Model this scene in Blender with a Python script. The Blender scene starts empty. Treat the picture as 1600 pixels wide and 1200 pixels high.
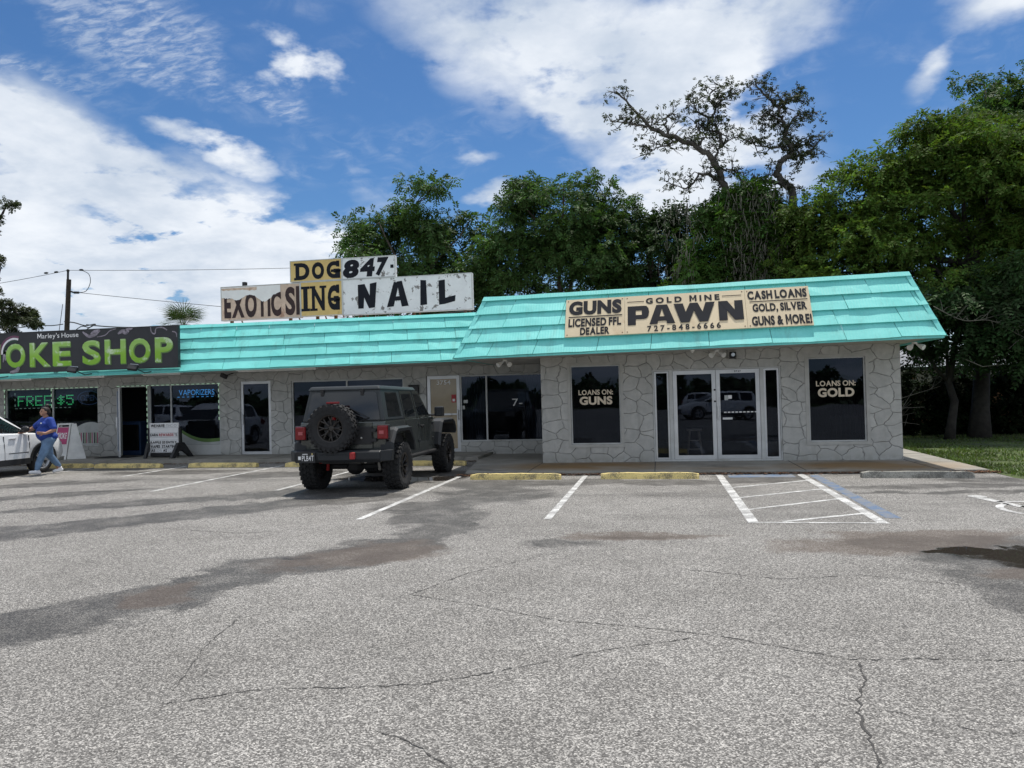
import bpy, bmesh, math, random
import numpy as np
from mathutils import Vector, Matrix
C = bpy.context.scene.collection
R = math.radians
SC = bpy.context.scene

# ---------------------------------------------------------------- camera
cam_d = bpy.data.cameras.new('camera'); cam = bpy.data.objects.new('camera', cam_d); C.objects.link(cam)
ROLL, PITCH, YAW = R(1.489), R(0.857), R(10.813)
fwd = Vector((-math.sin(YAW)*math.cos(PITCH), math.cos(YAW)*math.cos(PITCH), math.sin(PITCH)))
r0 = Vector((math.cos(YAW), math.sin(YAW), 0)); u0 = r0.cross(fwd)
cr, sr = math.cos(ROLL), math.sin(ROLL)
rt = r0*cr - u0*sr; up = r0*sr + u0*cr
m = Matrix((rt, up, -fwd)).transposed().to_4x4(); m.translation = (0, 0, 1.65)
cam.matrix_world = m
cam_d.sensor_fit = 'HORIZONTAL'; cam_d.sensor_width = 36; cam_d.lens = 36*1202/1600
cam_d.clip_start = 0.05; cam_d.clip_end = 3000
SC.camera = cam

# ---------------------------------------------------------------- light, exposure
SUN_EL, SUN_AZ = 71, 14            # azimuth clockwise from +Y (behind the building, a little right)
sd = bpy.data.lights.new('sun', 'SUN'); sd.energy = 3.6; sd.angle = R(1.2); sd.color = (1, .95, .87)
sun = bpy.data.objects.new('sun', sd); C.objects.link(sun)
sv = Vector((math.sin(R(SUN_AZ))*math.cos(R(SUN_EL)), math.cos(R(SUN_AZ))*math.cos(R(SUN_EL)), math.sin(R(SUN_EL))))
sun.rotation_euler = sv.to_track_quat('Z', 'Y').to_euler(); sun.location = (0, 0, 60)
SC.view_settings.view_transform = 'Standard'; SC.view_settings.look = 'None'
SC.view_settings.exposure = 0.34; SC.view_settings.gamma = 1.0; SC.view_settings.use_curve_mapping = False

# ---------------------------------------------------------------- node helpers
class NT:
    def __init__(s, tree): s.t = tree; s.n = tree.nodes; s.l = tree.links
    def new(s, typ, ins=None, **kw):
        n = s.n.new(typ)
        for k, v in kw.items(): setattr(n, k, v)
        for k, v in (ins or {}).items(): s.put(n.inputs[k], v)
        return n
    def put(s, sock, v):
        if isinstance(v, bpy.types.NodeSocket): s.l.new(v, sock)
        elif hasattr(v, 'outputs'): s.l.new(v.outputs[0], sock)
        else:
            if isinstance(v, (tuple, list)) and len(v) == 3 and sock.type == 'RGBA': v = (*v, 1)
            sock.default_value = v
    def math(s, op, a, b=None, c=None, clamp=False):
        n = s.n.new('ShaderNodeMath'); n.operation = op; n.use_clamp = clamp
        for i, v in enumerate((a, b, c)):
            if v is not None: s.put(n.inputs[i], v)
        return n.outputs[0]
    def mix(s, f, a, b, blend='MIX'):
        n = s.n.new('ShaderNodeMix'); n.data_type = 'RGBA'; n.blend_type = blend
        s.put(n.inputs[0], f); s.put(n.inputs[6], a); s.put(n.inputs[7], b)
        return n.outputs[2]
    def step(s, v, a, b, lo=0.0, hi=1.0):
        n = s.n.new('ShaderNodeMapRange'); n.interpolation_type = 'SMOOTHSTEP'
        for i, q in enumerate((v, a, b, lo, hi)): s.put(n.inputs[i], q)
        return n.outputs[0]
    def ramp(s, v, stops):
        n = s.n.new('ShaderNodeValToRGB'); cr = n.color_ramp
        while len(cr.elements) < len(stops): cr.elements.new(.5)
        for e, (p, c) in zip(cr.elements, stops):
            e.position = p; e.color = (c, c, c, 1) if not isinstance(c, tuple) else (*c, 1)
        s.put(n.inputs[0], v); return n.outputs[0]
    def noise(s, vec, scale, detail=3, rough=.55, dist=0.0):
        return s.new('ShaderNodeTexNoise', {'Vector': vec, 'Scale': scale, 'Detail': detail, 'Roughness': rough, 'Distortion': dist})
    def blob(s, vec, cx, cy, rx, ry, rot=0.0):      # 1 in the middle of an ellipse, 0 at its rim
        mp = s.new('ShaderNodeMapping', {'Vector': vec, 'Location': (cx, cy, 0), 'Rotation': (0, 0, R(rot)), 'Scale': (rx, ry, 1)}, vector_type='TEXTURE')
        return s.new('ShaderNodeTexGradient', {'Vector': mp}, gradient_type='SPHERICAL').outputs['Fac']
    def blobs(s, vec, lst):
        tot = None
        for e in lst:
            w = e[5] if len(e) > 5 else 1.0
            b = s.math('MULTIPLY', s.blob(vec, *e[:5]), w)
            tot = b if tot is None else s.math('ADD', tot, b)
        return tot

# ---------------------------------------------------------------- sky: Nishita with a layer of procedural cloud
W = bpy.data.worlds.new('World'); SC.world = W; W.use_nodes = True
t = NT(W.node_tree); t.n.clear()
sky = t.new('ShaderNodeTexSky', sky_type='NISHITA', sun_disc=False)
sky.sun_elevation = R(SUN_EL); sky.sun_rotation = R(SUN_AZ); sky.air_density = 1.0; sky.dust_density = 0.3; sky.ozone_density = 2.5
tc = t.new('ShaderNodeTexCoord'); nrm = t.new('ShaderNodeVectorMath', {0: tc.outputs['Generated']}, operation='NORMALIZE')
sx = t.new('ShaderNodeSeparateXYZ', {0: nrm.outputs[0]})
zc = t.math('ADD', t.math('MAXIMUM', sx.outputs[2], 0.0), 0.22)
pl = t.new('ShaderNodeCombineXYZ', {0: t.math('DIVIDE', sx.outputs[0], zc), 1: t.math('DIVIDE', sx.outputs[1], zc)})
az = t.math('MULTIPLY', t.math('ARCTAN2', sx.outputs[0], sx.outputs[1]), 57.2958)
el = t.math('MULTIPLY', t.math('ARCSINE', sx.outputs[2]), 57.2958)
ae = t.new('ShaderNodeCombineXYZ', {0: az, 1: el})
wob = t.noise(pl, 2.4, 4, .55)
wv = t.new('ShaderNodeVectorMath', {0: wob.outputs['Color'], 1: (.5, .5, .5)}, operation='SUBTRACT')
ws = t.new('ShaderNodeVectorMath', {0: wv.outputs[0], 'Scale': 4.5}, operation='SCALE')
aw = t.new('ShaderNodeVectorMath', {0: ae, 1: ws.outputs[0]}, operation='ADD').outputs[0]
big = [(-46, 8, 24, 12, -14, 2.6), (-30, 4, 24, 9, 0, 1.8), (-40, 4, 26, 8, 0, 1.3), (-29, 10, 10, 4.5, -12, 1.5), (-42, 17, 9, 4, -25, 1.5), (-31, 14.5, 7, 2.8, -20, 1.0),
       (-22, 14.6, 7, 1.0, 0, .5), (-39.6, 13.0, 3.2, 1.0, 0, -1.6), (-31, 8, 13, 6, 0, 1.3), (-26, 12.4, 6, 2.4, 0, 1.1), (-38, 14, 9, 4, -25, 1.0), (-31.5, 8.0, 6, 3.5, 0, 1.0),
       (-25.7, 23.4, 5.0, 2.4, -14, 2.6), (-32, 17.7, 6.0, 1.5, -18, 2.4),
       (-7, 25.2, 17, 6.6, -16, 2.0), (3, 19.5, 9.5, 5.5, -35, 1.9), (8, 25, 9, 4.5, 10, 1.5), (1, 14.8, 6.5, 4.0, 0, 1.7), (-5, 19.8, 6, 3.0, -40, 1.2),
       (-11.8, 14.9, 3.0, 1.5, 0, 2.2), (-13.2, 17.7, 2.2, .6, 0, .9), (18.6, 20.4, 2.8, 1.0, 45, 1.2), (23, 23, 5, 2, 0, 1.3), (9.0, 14.0, 6, 2.0, 0, 1.0),
       (10.5, 17.0, 3.0, 3.5, 0, .4)]
wob2 = t.noise(pl, 9.0, 5, .6)
wv2 = t.new('ShaderNodeVectorMath', {0: t.new('ShaderNodeVectorMath', {0: wob2.outputs['Color'], 1: (.5, .5, .5)}, operation='SUBTRACT').outputs[0], 'Scale': 1.7}, operation='SCALE')
aw = t.new('ShaderNodeVectorMath', {0: aw, 1: wv2.outputs[0]}, operation='ADD').outputs[0]
mask = t.blobs(aw, big)
cir = t.blobs(aw, [(-35.5, 23.5, 12, 4.0, -14, 1.5), (-44, 20.6, 9, 2.0, -6, 1.1), (-27, 20.8, 6, 1.6, -10, .5)])
n1 = t.noise(pl, 3.6, 9, .58, .4).outputs['Fac']
n2 = t.noise(pl, 12.0, 6, .58, .8).outputs['Fac']
rip = t.new('ShaderNodeTexNoise', {'Vector': t.new('ShaderNodeMapping', {'Vector': pl, 'Rotation': (0, 0, R(35)), 'Scale': (1, 2.3, 1)}), 'Scale': 24.0, 'Detail': 5, 'Roughness': .62, 'Distortion': .35}).outputs['Fac']
soft = t.step(mask, .0, 1.0)                       # soft-edged cloud bodies, thinned by two scales of noise
thin = t.math('MULTIPLY', t.step(n1, .22, .62, .60, 1.0), t.step(n2, .25, .70, .78, 1.0))
veil = t.math('MULTIPLY', t.step(n1, .42, .75), .30)
den = t.math('MULTIPLY', soft, t.math('ADD', thin, t.math('MULTIPLY', t.math('MULTIPLY', soft, t.step(mask, .7, 1.8)), .45)), clamp=True)
den = t.math('MAXIMUM', den, t.math('MULTIPLY', veil, t.step(n2, .40, .7)))
dc = t.math('MULTIPLY', t.step(cir, .05, .9), t.step(rip, .36, .72, .06, .58))
# cloud deck over the rest of the sky (behind the camera), broken by the same noise
behind = t.step(sx.outputs[1], .45, -.1)
deck = t.math('MULTIPLY', behind, t.step(n1, .36, .56, .35, 1.0))
low = t.math('MULTIPLY', t.step(el, 11, 0), .55)
den = t.math('MAXIMUM', t.math('MAXIMUM', den, dc), t.math('MAXIMUM', deck, low))
shade = t.math('ADD', t.math('MULTIPLY', t.noise(pl, 1.7, 6, .6).outputs['Fac'], .9), t.math('MULTIPLY', n1, .4))
ccol = t.mix(t.step(shade, .45, .82), (4.3, 5.0, 6.0), (7.5, 7.8, 8.2))
hs = t.new('ShaderNodeHueSaturation', {'Saturation': 1.12, 'Value': .78, 'Color': sky.outputs[0]})
deep = t.mix(1.0, hs.outputs[0], (.62, .82, 1.0), 'MULTIPLY')
col = t.mix(t.math('MULTIPLY', den, .97), deep, ccol)
bg = t.new('ShaderNodeBackground', {'Color': col, 'Strength': .1})
t.l.new(bg.outputs[0], t.new('ShaderNodeOutputWorld').inputs[0])

# ---------------------------------------------------------------- materials
MATS = {}
def mat(name, col, rough=.6, metal=0.0, var=0.12, vscale=3.0, bump=0.0, bscale=40.0, spec=.5, emit=None, estr=0.0, trans=0.0, island=0.0, dirt=None, dscale=1.2, dthr=(.52, .7), coat=0.0):
    m = bpy.data.materials.new(name); m.use_nodes = True; t = NT(m.node_tree); t.n.clear()
    tc = t.new('ShaderNodeTexCoord').outputs['Object']
    c = (*col, 1)
    if var:
        f = t.noise(tc, vscale, 5, .6).outputs['Fac']
        lo = tuple(x*(1-var) for x in col); hi = tuple(min(1, x*(1+var)) for x in col)
        c = t.mix(t.step(f, .3, .7), lo, hi)
    if dirt:
        f = t.noise(tc, dscale, 7, .68, .3).outputs['Fac']
        c = t.mix(t.step(f, dthr[0], dthr[1], 0, .85), c, dirt)
    if island:
        g = t.new('ShaderNodeNewGeometry').outputs['Random Per Island']
        hsv = t.new('ShaderNodeHueSaturation', {'Value': t.math('ADD', t.math('MULTIPLY', g, 2*island), 1-island), 'Hue': t.math('ADD', t.math('MULTIPLY', g, .05), .475), 'Color': c})
        c = hsv.outputs[0]
    p = t.new('ShaderNodeBsdfPrincipled', {'Base Color': c, 'Roughness': rough, 'Metallic': metal, 'Specular IOR Level': spec, 'Coat Weight': coat})
    if emit: p.inputs['Emission Color'].default_value = (*emit, 1); p.inputs['Emission Strength'].default_value = estr
    if bump:
        b = t.new('ShaderNodeBump', {'Height': t.noise(tc, bscale, 4, .6).outputs['Fac'], 'Strength': bump, 'Distance': .02})
        t.l.new(b.outputs[0], p.inputs['Normal'])
    out = t.new('ShaderNodeOutputMaterial'); sh = p.outputs[0]
    if trans:
        tr = t.new('ShaderNodeBsdfTranslucent', {'Color': t.mix(1.0, c, (1.5, 1.6, .7), 'MULTIPLY')})
        sh = t.new('ShaderNodeMixShader', {0: trans, 1: p.outputs[0], 2: tr.outputs[0]}).outputs[0]
    t.l.new(sh, out.inputs[0]); MATS[name] = m; return m

def glass_mat(name, tint):
    m = bpy.data.materials.new(name); m.use_nodes = True; t = NT(m.node_tree); t.n.clear()
    fr = t.new('ShaderNodeFresnel', {'IOR': 1.5})
    tc = t.new('ShaderNodeTexCoord').outputs['Object']
    wavy = t.new('ShaderNodeBump', {'Height': t.noise(tc, .9, 1).outputs['Fac'], 'Strength': .06, 'Distance': .05})
    gl = t.new('ShaderNodeBsdfGlossy', {'Roughness': .01, 'Color': (.50, .60, .80), 'Normal': wavy})
    tr = t.new('ShaderNodeBsdfTransparent', {'Color': tint})
    df = t.new('ShaderNodeBsdfDiffuse', {'Color': (.3, .31, .33)})
    dust = t.step(t.noise(tc, 2.0, 6, .7).outputs['Fac'], .4, .8, .004, .03)
    a = t.new('ShaderNodeMixShader', {0: dust, 1: tr.outputs[0], 2: df.outputs[0]})
    b = t.new('ShaderNodeMixShader', {0: fr, 1: a.outputs[0], 2: gl.outputs[0]})
    t.l.new(b.outputs[0], t.new('ShaderNodeOutputMaterial').inputs[0]); MATS[name] = m; return m

def stone_mat():
    m = bpy.data.materials.new('stone_stucco'); m.use_nodes = True; t = NT(m.node_tree); t.n.clear()
    tc = t.new('ShaderNodeTexCoord').outputs['Object']
    s = t.new('ShaderNodeSeparateXYZ', {0: tc})
    v = t.new('ShaderNodeCombineXYZ', {0: t.math('ADD', s.outputs[0], s.outputs[1]), 1: t.math('MULTIPLY', s.outputs[2], 1.35)})
    w = t.noise(v, 2.6, 3, .5).outputs['Color']
    w2 = t.new('ShaderNodeVectorMath', {0: t.new('ShaderNodeVectorMath', {0: w, 1: (.5, .5, .5)}, operation='SUBTRACT').outputs[0], 'Scale': .22}, operation='SCALE')
    vv = t.new('ShaderNodeVectorMath', {0: v, 1: w2.outputs[0]}, operation='ADD').outputs[0]
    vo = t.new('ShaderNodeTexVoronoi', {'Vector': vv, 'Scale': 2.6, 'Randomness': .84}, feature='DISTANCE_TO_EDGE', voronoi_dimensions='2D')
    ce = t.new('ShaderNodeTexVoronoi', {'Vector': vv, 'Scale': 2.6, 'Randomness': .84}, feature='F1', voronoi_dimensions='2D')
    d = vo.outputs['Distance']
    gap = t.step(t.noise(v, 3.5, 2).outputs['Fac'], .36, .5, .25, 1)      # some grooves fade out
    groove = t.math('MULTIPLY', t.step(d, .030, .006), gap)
    fine = t.noise(tc, 38, 5, .65).outputs['Fac']; mid = t.noise(tc, 6, 5, .6).outputs['Fac']
    base = t.mix(t.step(mid, .3, .7), (.43, .43, .41), (.53, .525, .50))
    hsv = t.new('ShaderNodeHueSaturation', {'Value': t.math('ADD', t.math('MULTIPLY', t.new('ShaderNodeSeparateColor', {0: ce.outputs['Color']}).outputs[0], .16), .92), 'Color': base})
    drip = t.new('ShaderNodeMapping', {'Vector': tc, 'Scale': (3.5, 3.5, .35)})
    stain = t.step(t.noise(drip, 1.6, 5, .6).outputs['Fac'], .55, .8, 0, .45)
    c = t.mix(stain, hsv.outputs[0], (.22, .215, .19))
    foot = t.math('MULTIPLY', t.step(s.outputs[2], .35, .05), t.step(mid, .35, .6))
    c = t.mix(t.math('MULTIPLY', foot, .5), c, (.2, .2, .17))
    c = t.mix(t.math('MULTIPLY', groove, .62), c, (.10, .10, .095))  # groove shading and settled dirt, both painted into the base colour
    h = t.math('ADD', t.math('MULTIPLY', t.step(d, .0, .045), .55), t.math('MULTIPLY', fine, .12))
    h = t.math('ADD', h, t.math('MULTIPLY', mid, .35))
    b = t.new('ShaderNodeBump', {'Height': h, 'Strength': .8, 'Distance': .03})
    p = t.new('ShaderNodeBsdfPrincipled', {'Base Color': c, 'Roughness': .85, 'Normal': b})
    t.l.new(p.outputs[0], t.new('ShaderNodeOutputMaterial').inputs[0]); MATS['stone'] = m; return m

WET = [(-4.95, 4.55, 1.0, .8, 60), (-4.65, 5.2, .9, .75, 60), (-4.3, 5.95, .85, .62, 60), (-4.0, 6.65, .8, .62, 58), (-3.55, 7.35, 1.15, .6, 20), (-3.0, 8.1, .8, .7, 60), (-2.75, 9.0, .6, 1.0, -10), (-3.0, 10.2, .8, 1.0, 20), (-3.6, 11.2, 1.0, .8, 20),
       (-8.6, 8.6, 2.2, .8, 48), (-7.4, 9.9, 1.8, .75, 50), (-6.3, 11.1, 1.6, .7, 48), (-5.2, 12.1, 1.3, .8, 20), (-9.3, 11.2, 1.8, .6, 35), (-7.9, 12.0, 1.5, .55, 25), (-6.5, 12.8, 1.3, .8, 10),
       (2.9, 8.8, 1.6, .45, 8), (3.2, 8.0, 1.3, .9, 30), (3.0, 6.9, .9, .7, 60), (2.9, 6.2, .6, .7, 60), (-.2, 8.9, 1.0, .2, 5, .45), (-1.2, 8.45, .7, .3, 10, .5),
       (-2.8, 12.6, 1.2, 1.3, 20), (-3.2, 14.2, 1.2, .9, 0), (-5.3, 15.6, 1.9, 1.5, 0), (-8.2, 16.2, 2.2, .9, 10), (-11.6, 16.8, 2.4, .7, 5), (-1.6, 14.4, 2.6, .55, 3), (.4, 14.2, 1.6, .4, 4), (1.9, 14.9, 1.2, .8, 0),
       (5.0, 13.6, 3.0, .35, 4), (4.4, 12.8, 2.4, .22, 3), (5.8, 14.4, 1.4, .5, 0), (-13, 14.4, 2.5, .6, 25), (-11.2, 12.6, 2.2, .45, 35)]
SILT = [(-3.2, 7.55, 1.2, .5, 15), (-2.95, 8.1, .7, .5, 40), (2.3, 8.6, 1.6, .6, 12), (2.9, 9.2, 1.6, .4, 8), (3.3, 7.5, .8, .5, 20), (-.2, 8.9, 1.2, .3, 4), (-4.3, 6.0, .5, .4, 60)]
PUD = [(3.75, 8.15, 1.35, .55, 12), (3.0, 8.35, .6, .22, 10), (-4.75, 15.0, 1.25, .75, 10), (-5.9, 15.3, 1.0, .55, 0), (-3.9, 7.45, .85, .16, 8, .30)]
def asphalt_mat():
    m = bpy.data.materials.new('asphalt'); m.use_nodes = True; t = NT(m.node_tree); t.n.clear()
    tc = t.new('ShaderNodeTexCoord').outputs['Object']
    chips = t.new('ShaderNodeTexVoronoi', {'Vector': tc, 'Scale': 125.0}, voronoi_dimensions='2D')
    r1 = t.new('ShaderNodeSeparateColor', {0: chips.outputs['Color']}).outputs[0]
    fine = t.new('ShaderNodeTexVoronoi', {'Vector': tc, 'Scale': 290.0}, voronoi_dimensions='2D')
    r2 = t.new('ShaderNodeSeparateColor', {0: fine.outputs['Color']}).outputs[1]
    v = t.math('ADD', t.math('MULTIPLY', r1, .72), t.math('MULTIPLY', r2, .28))
    c = t.ramp(v, [(0.10, (.075, .072, .069)), (.38, (.130, .126, .121)), (.60, (.225, .219, .21)), (.80, (.41, .40, .38)), (.95, (.62, .60, .57))])
    wear = t.noise(tc, .33, 6, .6).outputs['Fac']; wear2 = t.noise(tc, 1.9, 5, .65).outputs['Fac']
    k = t.math('ADD', t.math('MULTIPLY', t.step(wear, .3, .7), .22), t.math('MULTIPLY', t.step(wear2, .3, .7), .16))
    c = t.mix(1.0, c, t.new('ShaderNodeCombineColor', {0: t.math('ADD', k, .81), 1: t.math('ADD', k, .795), 2: t.math('ADD', k, .77)}).outputs[0], 'MULTIPLY')
    dw = t.noise(tc, 1.5, 5, .6).outputs['Color']
    dv = t.new('ShaderNodeVectorMath', {0: t.new('ShaderNodeVectorMath', {0: dw, 1: (.5, .5, .5)}, operation='SUBTRACT').outputs[0], 'Scale': 1.3}, operation='SCALE')
    q = t.new('ShaderNodeVectorMath', {0: tc, 1: dv.outputs[0]}, operation='ADD').outputs[0]
    flat = t.new('ShaderNodeVectorMath', {0: q, 1: (1, 1, 0)}, operation='MULTIPLY').outputs[0]
    wet = t.math('MULTIPLY', t.step(t.blobs(flat, WET), .05, .36), t.step(t.noise(tc, 2.3, 6, .62).outputs['Fac'], .32, .60, .58, 1.0))
    damp = t.step(t.noise(t.new('ShaderNodeMapping', {'Vector': tc, 'Scale': (.35, 1, 1)}), .75, 5, .62).outputs['Fac'], .50, .68)
    far = t.step(t.new('ShaderNodeSeparateXYZ', {0: tc}).outputs[1], 8.5, 13)
    wet = t.math('MAXIMUM', wet, t.math('MULTIPLY', t.math('MULTIPLY', damp, far), .75))
    silt = t.math('MULTIPLY', t.step(t.blobs(flat, SILT), .05, .45), .75)
    c = t.mix(t.math('MULTIPLY', wet, .92), c, t.mix(1.0, c, (.29, .285, .28), 'MULTIPLY'))
    c = t.mix(silt, c, t.mix(.70, c, (.090, .062, .044)))
    oil = t.step(t.noise(tc, 2.7, 3, .5).outputs['Fac'], .72, .8, 0, .5)
    c = t.mix(oil, c, (.05, .048, .046))
    hgt = t.math('ADD', chips.outputs['Distance'], t.math('MULTIPLY', fine.outputs['Distance'], .4))
    pud = t.step(t.blobs(flat, PUD), .12, .42)
    c = t.mix(t.math('MULTIPLY', pud, .92), c, (.030, .025, .021))
    b = t.new('ShaderNodeBump', {'Height': hgt, 'Strength': t.math('MULTIPLY', t.math('SUBTRACT', 1.0, pud), .5), 'Distance': .005}, invert=True)
    rough = t.math('SUBTRACT', .93, t.math('MULTIPLY', wet, .34)); rough = t.math('MULTIPLY', rough, t.math('SUBTRACT', 1.0, t.math('MULTIPLY', pud, .96)))
    p = t.new('ShaderNodeBsdfPrincipled', {'Base Color': c, 'Roughness': rough, 'Specular IOR Level': .35, 'Normal': b})
    t.l.new(p.outputs[0], t.new('ShaderNodeOutputMaterial').inputs[0]); MATS['asphalt'] = m; return m

def paint_mat(name, col, worn, lo=.42, hi=.62):
    m = bpy.data.materials.new(name); m.use_nodes = True; t = NT(m.node_tree); t.n.clear()
    tc = t.new('ShaderNodeTexCoord').outputs['Object']
    f = t.math('ADD', t.math('MULTIPLY', t.noise(tc, 60, 4, .7).outputs['Fac'], .55), t.math('MULTIPLY', t.noise(tc, 4, 5, .65).outputs['Fac'], .5))
    c = t.mix(t.step(f, lo, hi), col, worn)
    p = t.new('ShaderNodeBsdfPrincipled', {'Base Color': c, 'Roughness': .8})
    t.l.new(p.outputs[0], t.new('ShaderNodeOutputMaterial').inputs[0]); MATS[name] = m; return m

def concrete_mat():
    m = bpy.data.materials.new('concrete'); m.use_nodes = True; t = NT(m.node_tree); t.n.clear()
    tc = t.new('ShaderNodeTexCoord').outputs['Object']
    a = t.noise(tc, 1.1, 6, .65).outputs['Fac']; b = t.noise(tc, 30, 4, .6).outputs['Fac']; d = t.noise(tc, .7, 6, .65, .5).outputs['Fac']
    c = t.mix(t.step(a, .3, .7), (.20, .19, .165), (.33, .315, .28))
    c = t.mix(t.step(b, .3, .75, 0, .35), c, (.38, .36, .32))
    s = t.new('ShaderNodeSeparateXYZ', {0: tc})
    rust = t.math('MULTIPLY', t.blobs(t.new('ShaderNodeVectorMath', {0: tc, 1: (1, 1, 0)}, operation='MULTIPLY').outputs[0], [(-1.7, 17.0, 2.4, 1.3, 0, 1.6), (4.2, 16.6, 2.2, 1.2, 0, 1.8), (1.2, 16.2, 2.0, .6, 0, .5)]), t.step(d, .3, .6, .4, 1))
    c = t.mix(t.math('MINIMUM', rust, .9), c, (.23, .135, .045))
    c = t.mix(t.step(d, .56, .70, 0, .7), c, (.075, .07, .06))
    bp = t.new('ShaderNodeBump', {'Height': b, 'Strength': .25, 'Distance': .01})
    p = t.new('ShaderNodeBsdfPrincipled', {'Base Color': c, 'Roughness': .85, 'Normal': bp})
    t.l.new(p.outputs[0], t.new('ShaderNodeOutputMaterial').inputs[0]); MATS['concrete'] = m; return m

def roof_mat():
    m = bpy.data.materials.new('turquoise_metal'); m.use_nodes = True; t = NT(m.node_tree); t.n.clear()
    tc = t.new('ShaderNodeTexCoord').outputs['Object']
    s = t.new('ShaderNodeSeparateXYZ', {0: tc})
    rid = t.new('ShaderNodeTexWave', {'Vector': tc, 'Scale': 5.2, 'Distortion': .6, 'Detail': 2}, bands_direction='X').outputs['Fac']
    g = t.new('ShaderNodeNewGeometry').outputs['Random Per Island']
    c = t.mix(t.step(t.noise(tc, 1.3, 5, .6).outputs['Fac'], .3, .7), (.16, .62, .575), (.21, .70, .655))
    c = t.new('ShaderNodeHueSaturation', {'Value': t.math('ADD', t.math('MULTIPLY', g, .12), .94), 'Color': c}).outputs[0]
    drip = t.new('ShaderNodeMapping', {'Vector': tc, 'Scale': (2.2, 1, .5)})
    c = t.mix(t.step(t.noise(drip, 2.0, 7, .7).outputs['Fac'], .50, .74, 0, .6), c, (.15, .43, .39))
    c = t.mix(t.step(t.noise(tc, 9, 4, .7).outputs['Fac'], .70, .80, 0, .6), c, (.33, .62, .56))
    b = t.new('ShaderNodeBump', {'Height': t.math('ADD', t.math('MULTIPLY', rid, .25), t.noise(tc, 2.5, 3, .6).outputs['Fac']), 'Strength': .35, 'Distance': .02})
    p = t.new('ShaderNodeBsdfPrincipled', {'Base Color': c, 'Roughness': .5, 'Specular IOR Level': .4, 'Normal': b})
    t.l.new(p.outputs[0], t.new('ShaderNodeOutputMaterial').inputs[0]); MATS['roof'] = m; return m

stone_mat(); asphalt_mat(); concrete_mat(); roof_mat()
paint_mat('line_paint', (.68, .68, .66), (.28, .275, .265), .43, .58); paint_mat('blue_paint', (.05, .125, .25), (.19, .19, .19), .42, .60)
paint_mat('yellow_paint', (.82, .65, .26), (.24, .20, .12), .50, .64)
paint_mat('old_concrete', (.36, .35, .31), (.13, .125, .11), .46, .62)
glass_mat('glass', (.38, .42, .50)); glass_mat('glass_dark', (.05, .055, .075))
mat('trim', (.55, .56, .55), .5, var=.08, dirt=(.32, .31, .28)); mat('alu', (.62, .63, .64), .35, .4, var=.08)
mat('white_paint', (.78, .78, .76), .5, var=.05); mat('stucco', (.46, .455, .43), .85, var=.1, bump=.2); mat('soffit', (.50, .49, .46), .8, var=.12, dirt=(.26, .25, .22))
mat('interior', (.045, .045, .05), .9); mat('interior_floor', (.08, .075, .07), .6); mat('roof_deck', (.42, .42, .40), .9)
mat('black', (.018, .018, .02), .5, var=.2); mat('black_gloss', (.012, .012, .014), .12, var=0); mat('rubber', (.018, .018, .019), .85, var=.25, vscale=12, bump=.2)
mat('sign_beige', (.68, .56, .37), .55, var=.07, vscale=1.1, dirt=(.50, .36, .21), dscale=1.6, dthr=(.58, .78))
mat('ink', (.012, .014, .020), .6, var=.15, spec=.15); mat('cream_letter', (.72, .62, .48), .6, emit=None); mat('letter_white', (.82, .82, .82), .6, var=.03)
mat('sign_black', (.020, .021, .025), .45, var=.2)
mat('sign_white', (.78, .79, .79), .5, var=.05, dirt=(.10, .085, .07), dscale=3.6, dthr=(.565, .62))
mat('sign_yellow', (.66, .47, .17), .5, var=.08, dirt=(.38, .25, .09), dscale=3, dthr=(.62, .78))
mat('sign_wood', (.62, .47, .36), .7, var=.18, vscale=2.2, dirt=(.32, .16, .10), dscale=2.3, dthr=(.50, .72))
mat('sign_paper', (.80, .79, .77), .6, var=.05, vscale=2); mat('maroon', (.028, .010, .010), .6, var=.3)
mat('rust', (.16, .075, .035), .85, var=.35, vscale=9)
mat('bark', (.085, .07, .056), .9, var=.35, vscale=6, bump=.6, bscale=12); mat('bark_grey', (.075, .068, .060), .9, var=.35, vscale=5, bump=.6, bscale=14)
mat('bark_dark', (.035, .030, .026), .9, var=.35, vscale=6, bump=.5, bscale=12); mat('dead_twig', (.20, .18, .15), .9, var=.2)
mat('leaf_green', (.056, .104, .030), .65, spec=.22, var=.35, vscale=.5, trans=.27, island=.45); mat('leaf_dark', (.034, .066, .020), .65, spec=.22, var=.4, vscale=.5, trans=.18, island=.45)
mat('leaf_yellow', (.078, .126, .026), .7, spec=.12, var=.4, vscale=.45, trans=.34, island=.4); mat('leaf_fresh', (.050, .10, .020), .65, spec=.2, var=.35, vscale=.5, trans=.26, island=.4)
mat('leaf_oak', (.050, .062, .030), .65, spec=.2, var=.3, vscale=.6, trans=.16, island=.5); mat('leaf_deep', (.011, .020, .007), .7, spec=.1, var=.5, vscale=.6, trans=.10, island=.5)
mat('moss', (.10, .098, .080), .95, var=.3, island=.4); mat('palm_leaf', (.045, .075, .022), .45, var=.3, vscale=1, trans=.2, island=.35)
mat('grass_soil', (.060, .085, .022), .95, var=.4, vscale=1.5, dirt=(.12, .09, .055), dscale=1.1, dthr=(.55, .7)); mat('grass_blade', (.085, .125, .030), .6, var=.35, vscale=.7, trans=.25, island=.4)
mat('pole_wood', (.05, .036, .028), .9, var=.3, vscale=4); mat('wire', (.07, .07, .075), .6, var=0)
mat('tin', (.17, .18, .19), .6, .3, var=.2, vscale=3); mat('shed_wall', (.52, .52, .47), .8); mat('fence_wood', (.20, .105, .05), .9, var=.35, vscale=5)
mat('puddle', (.045, .036, .028), .03, var=0); mat('crack', (.060, .057, .054), .95)
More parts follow.
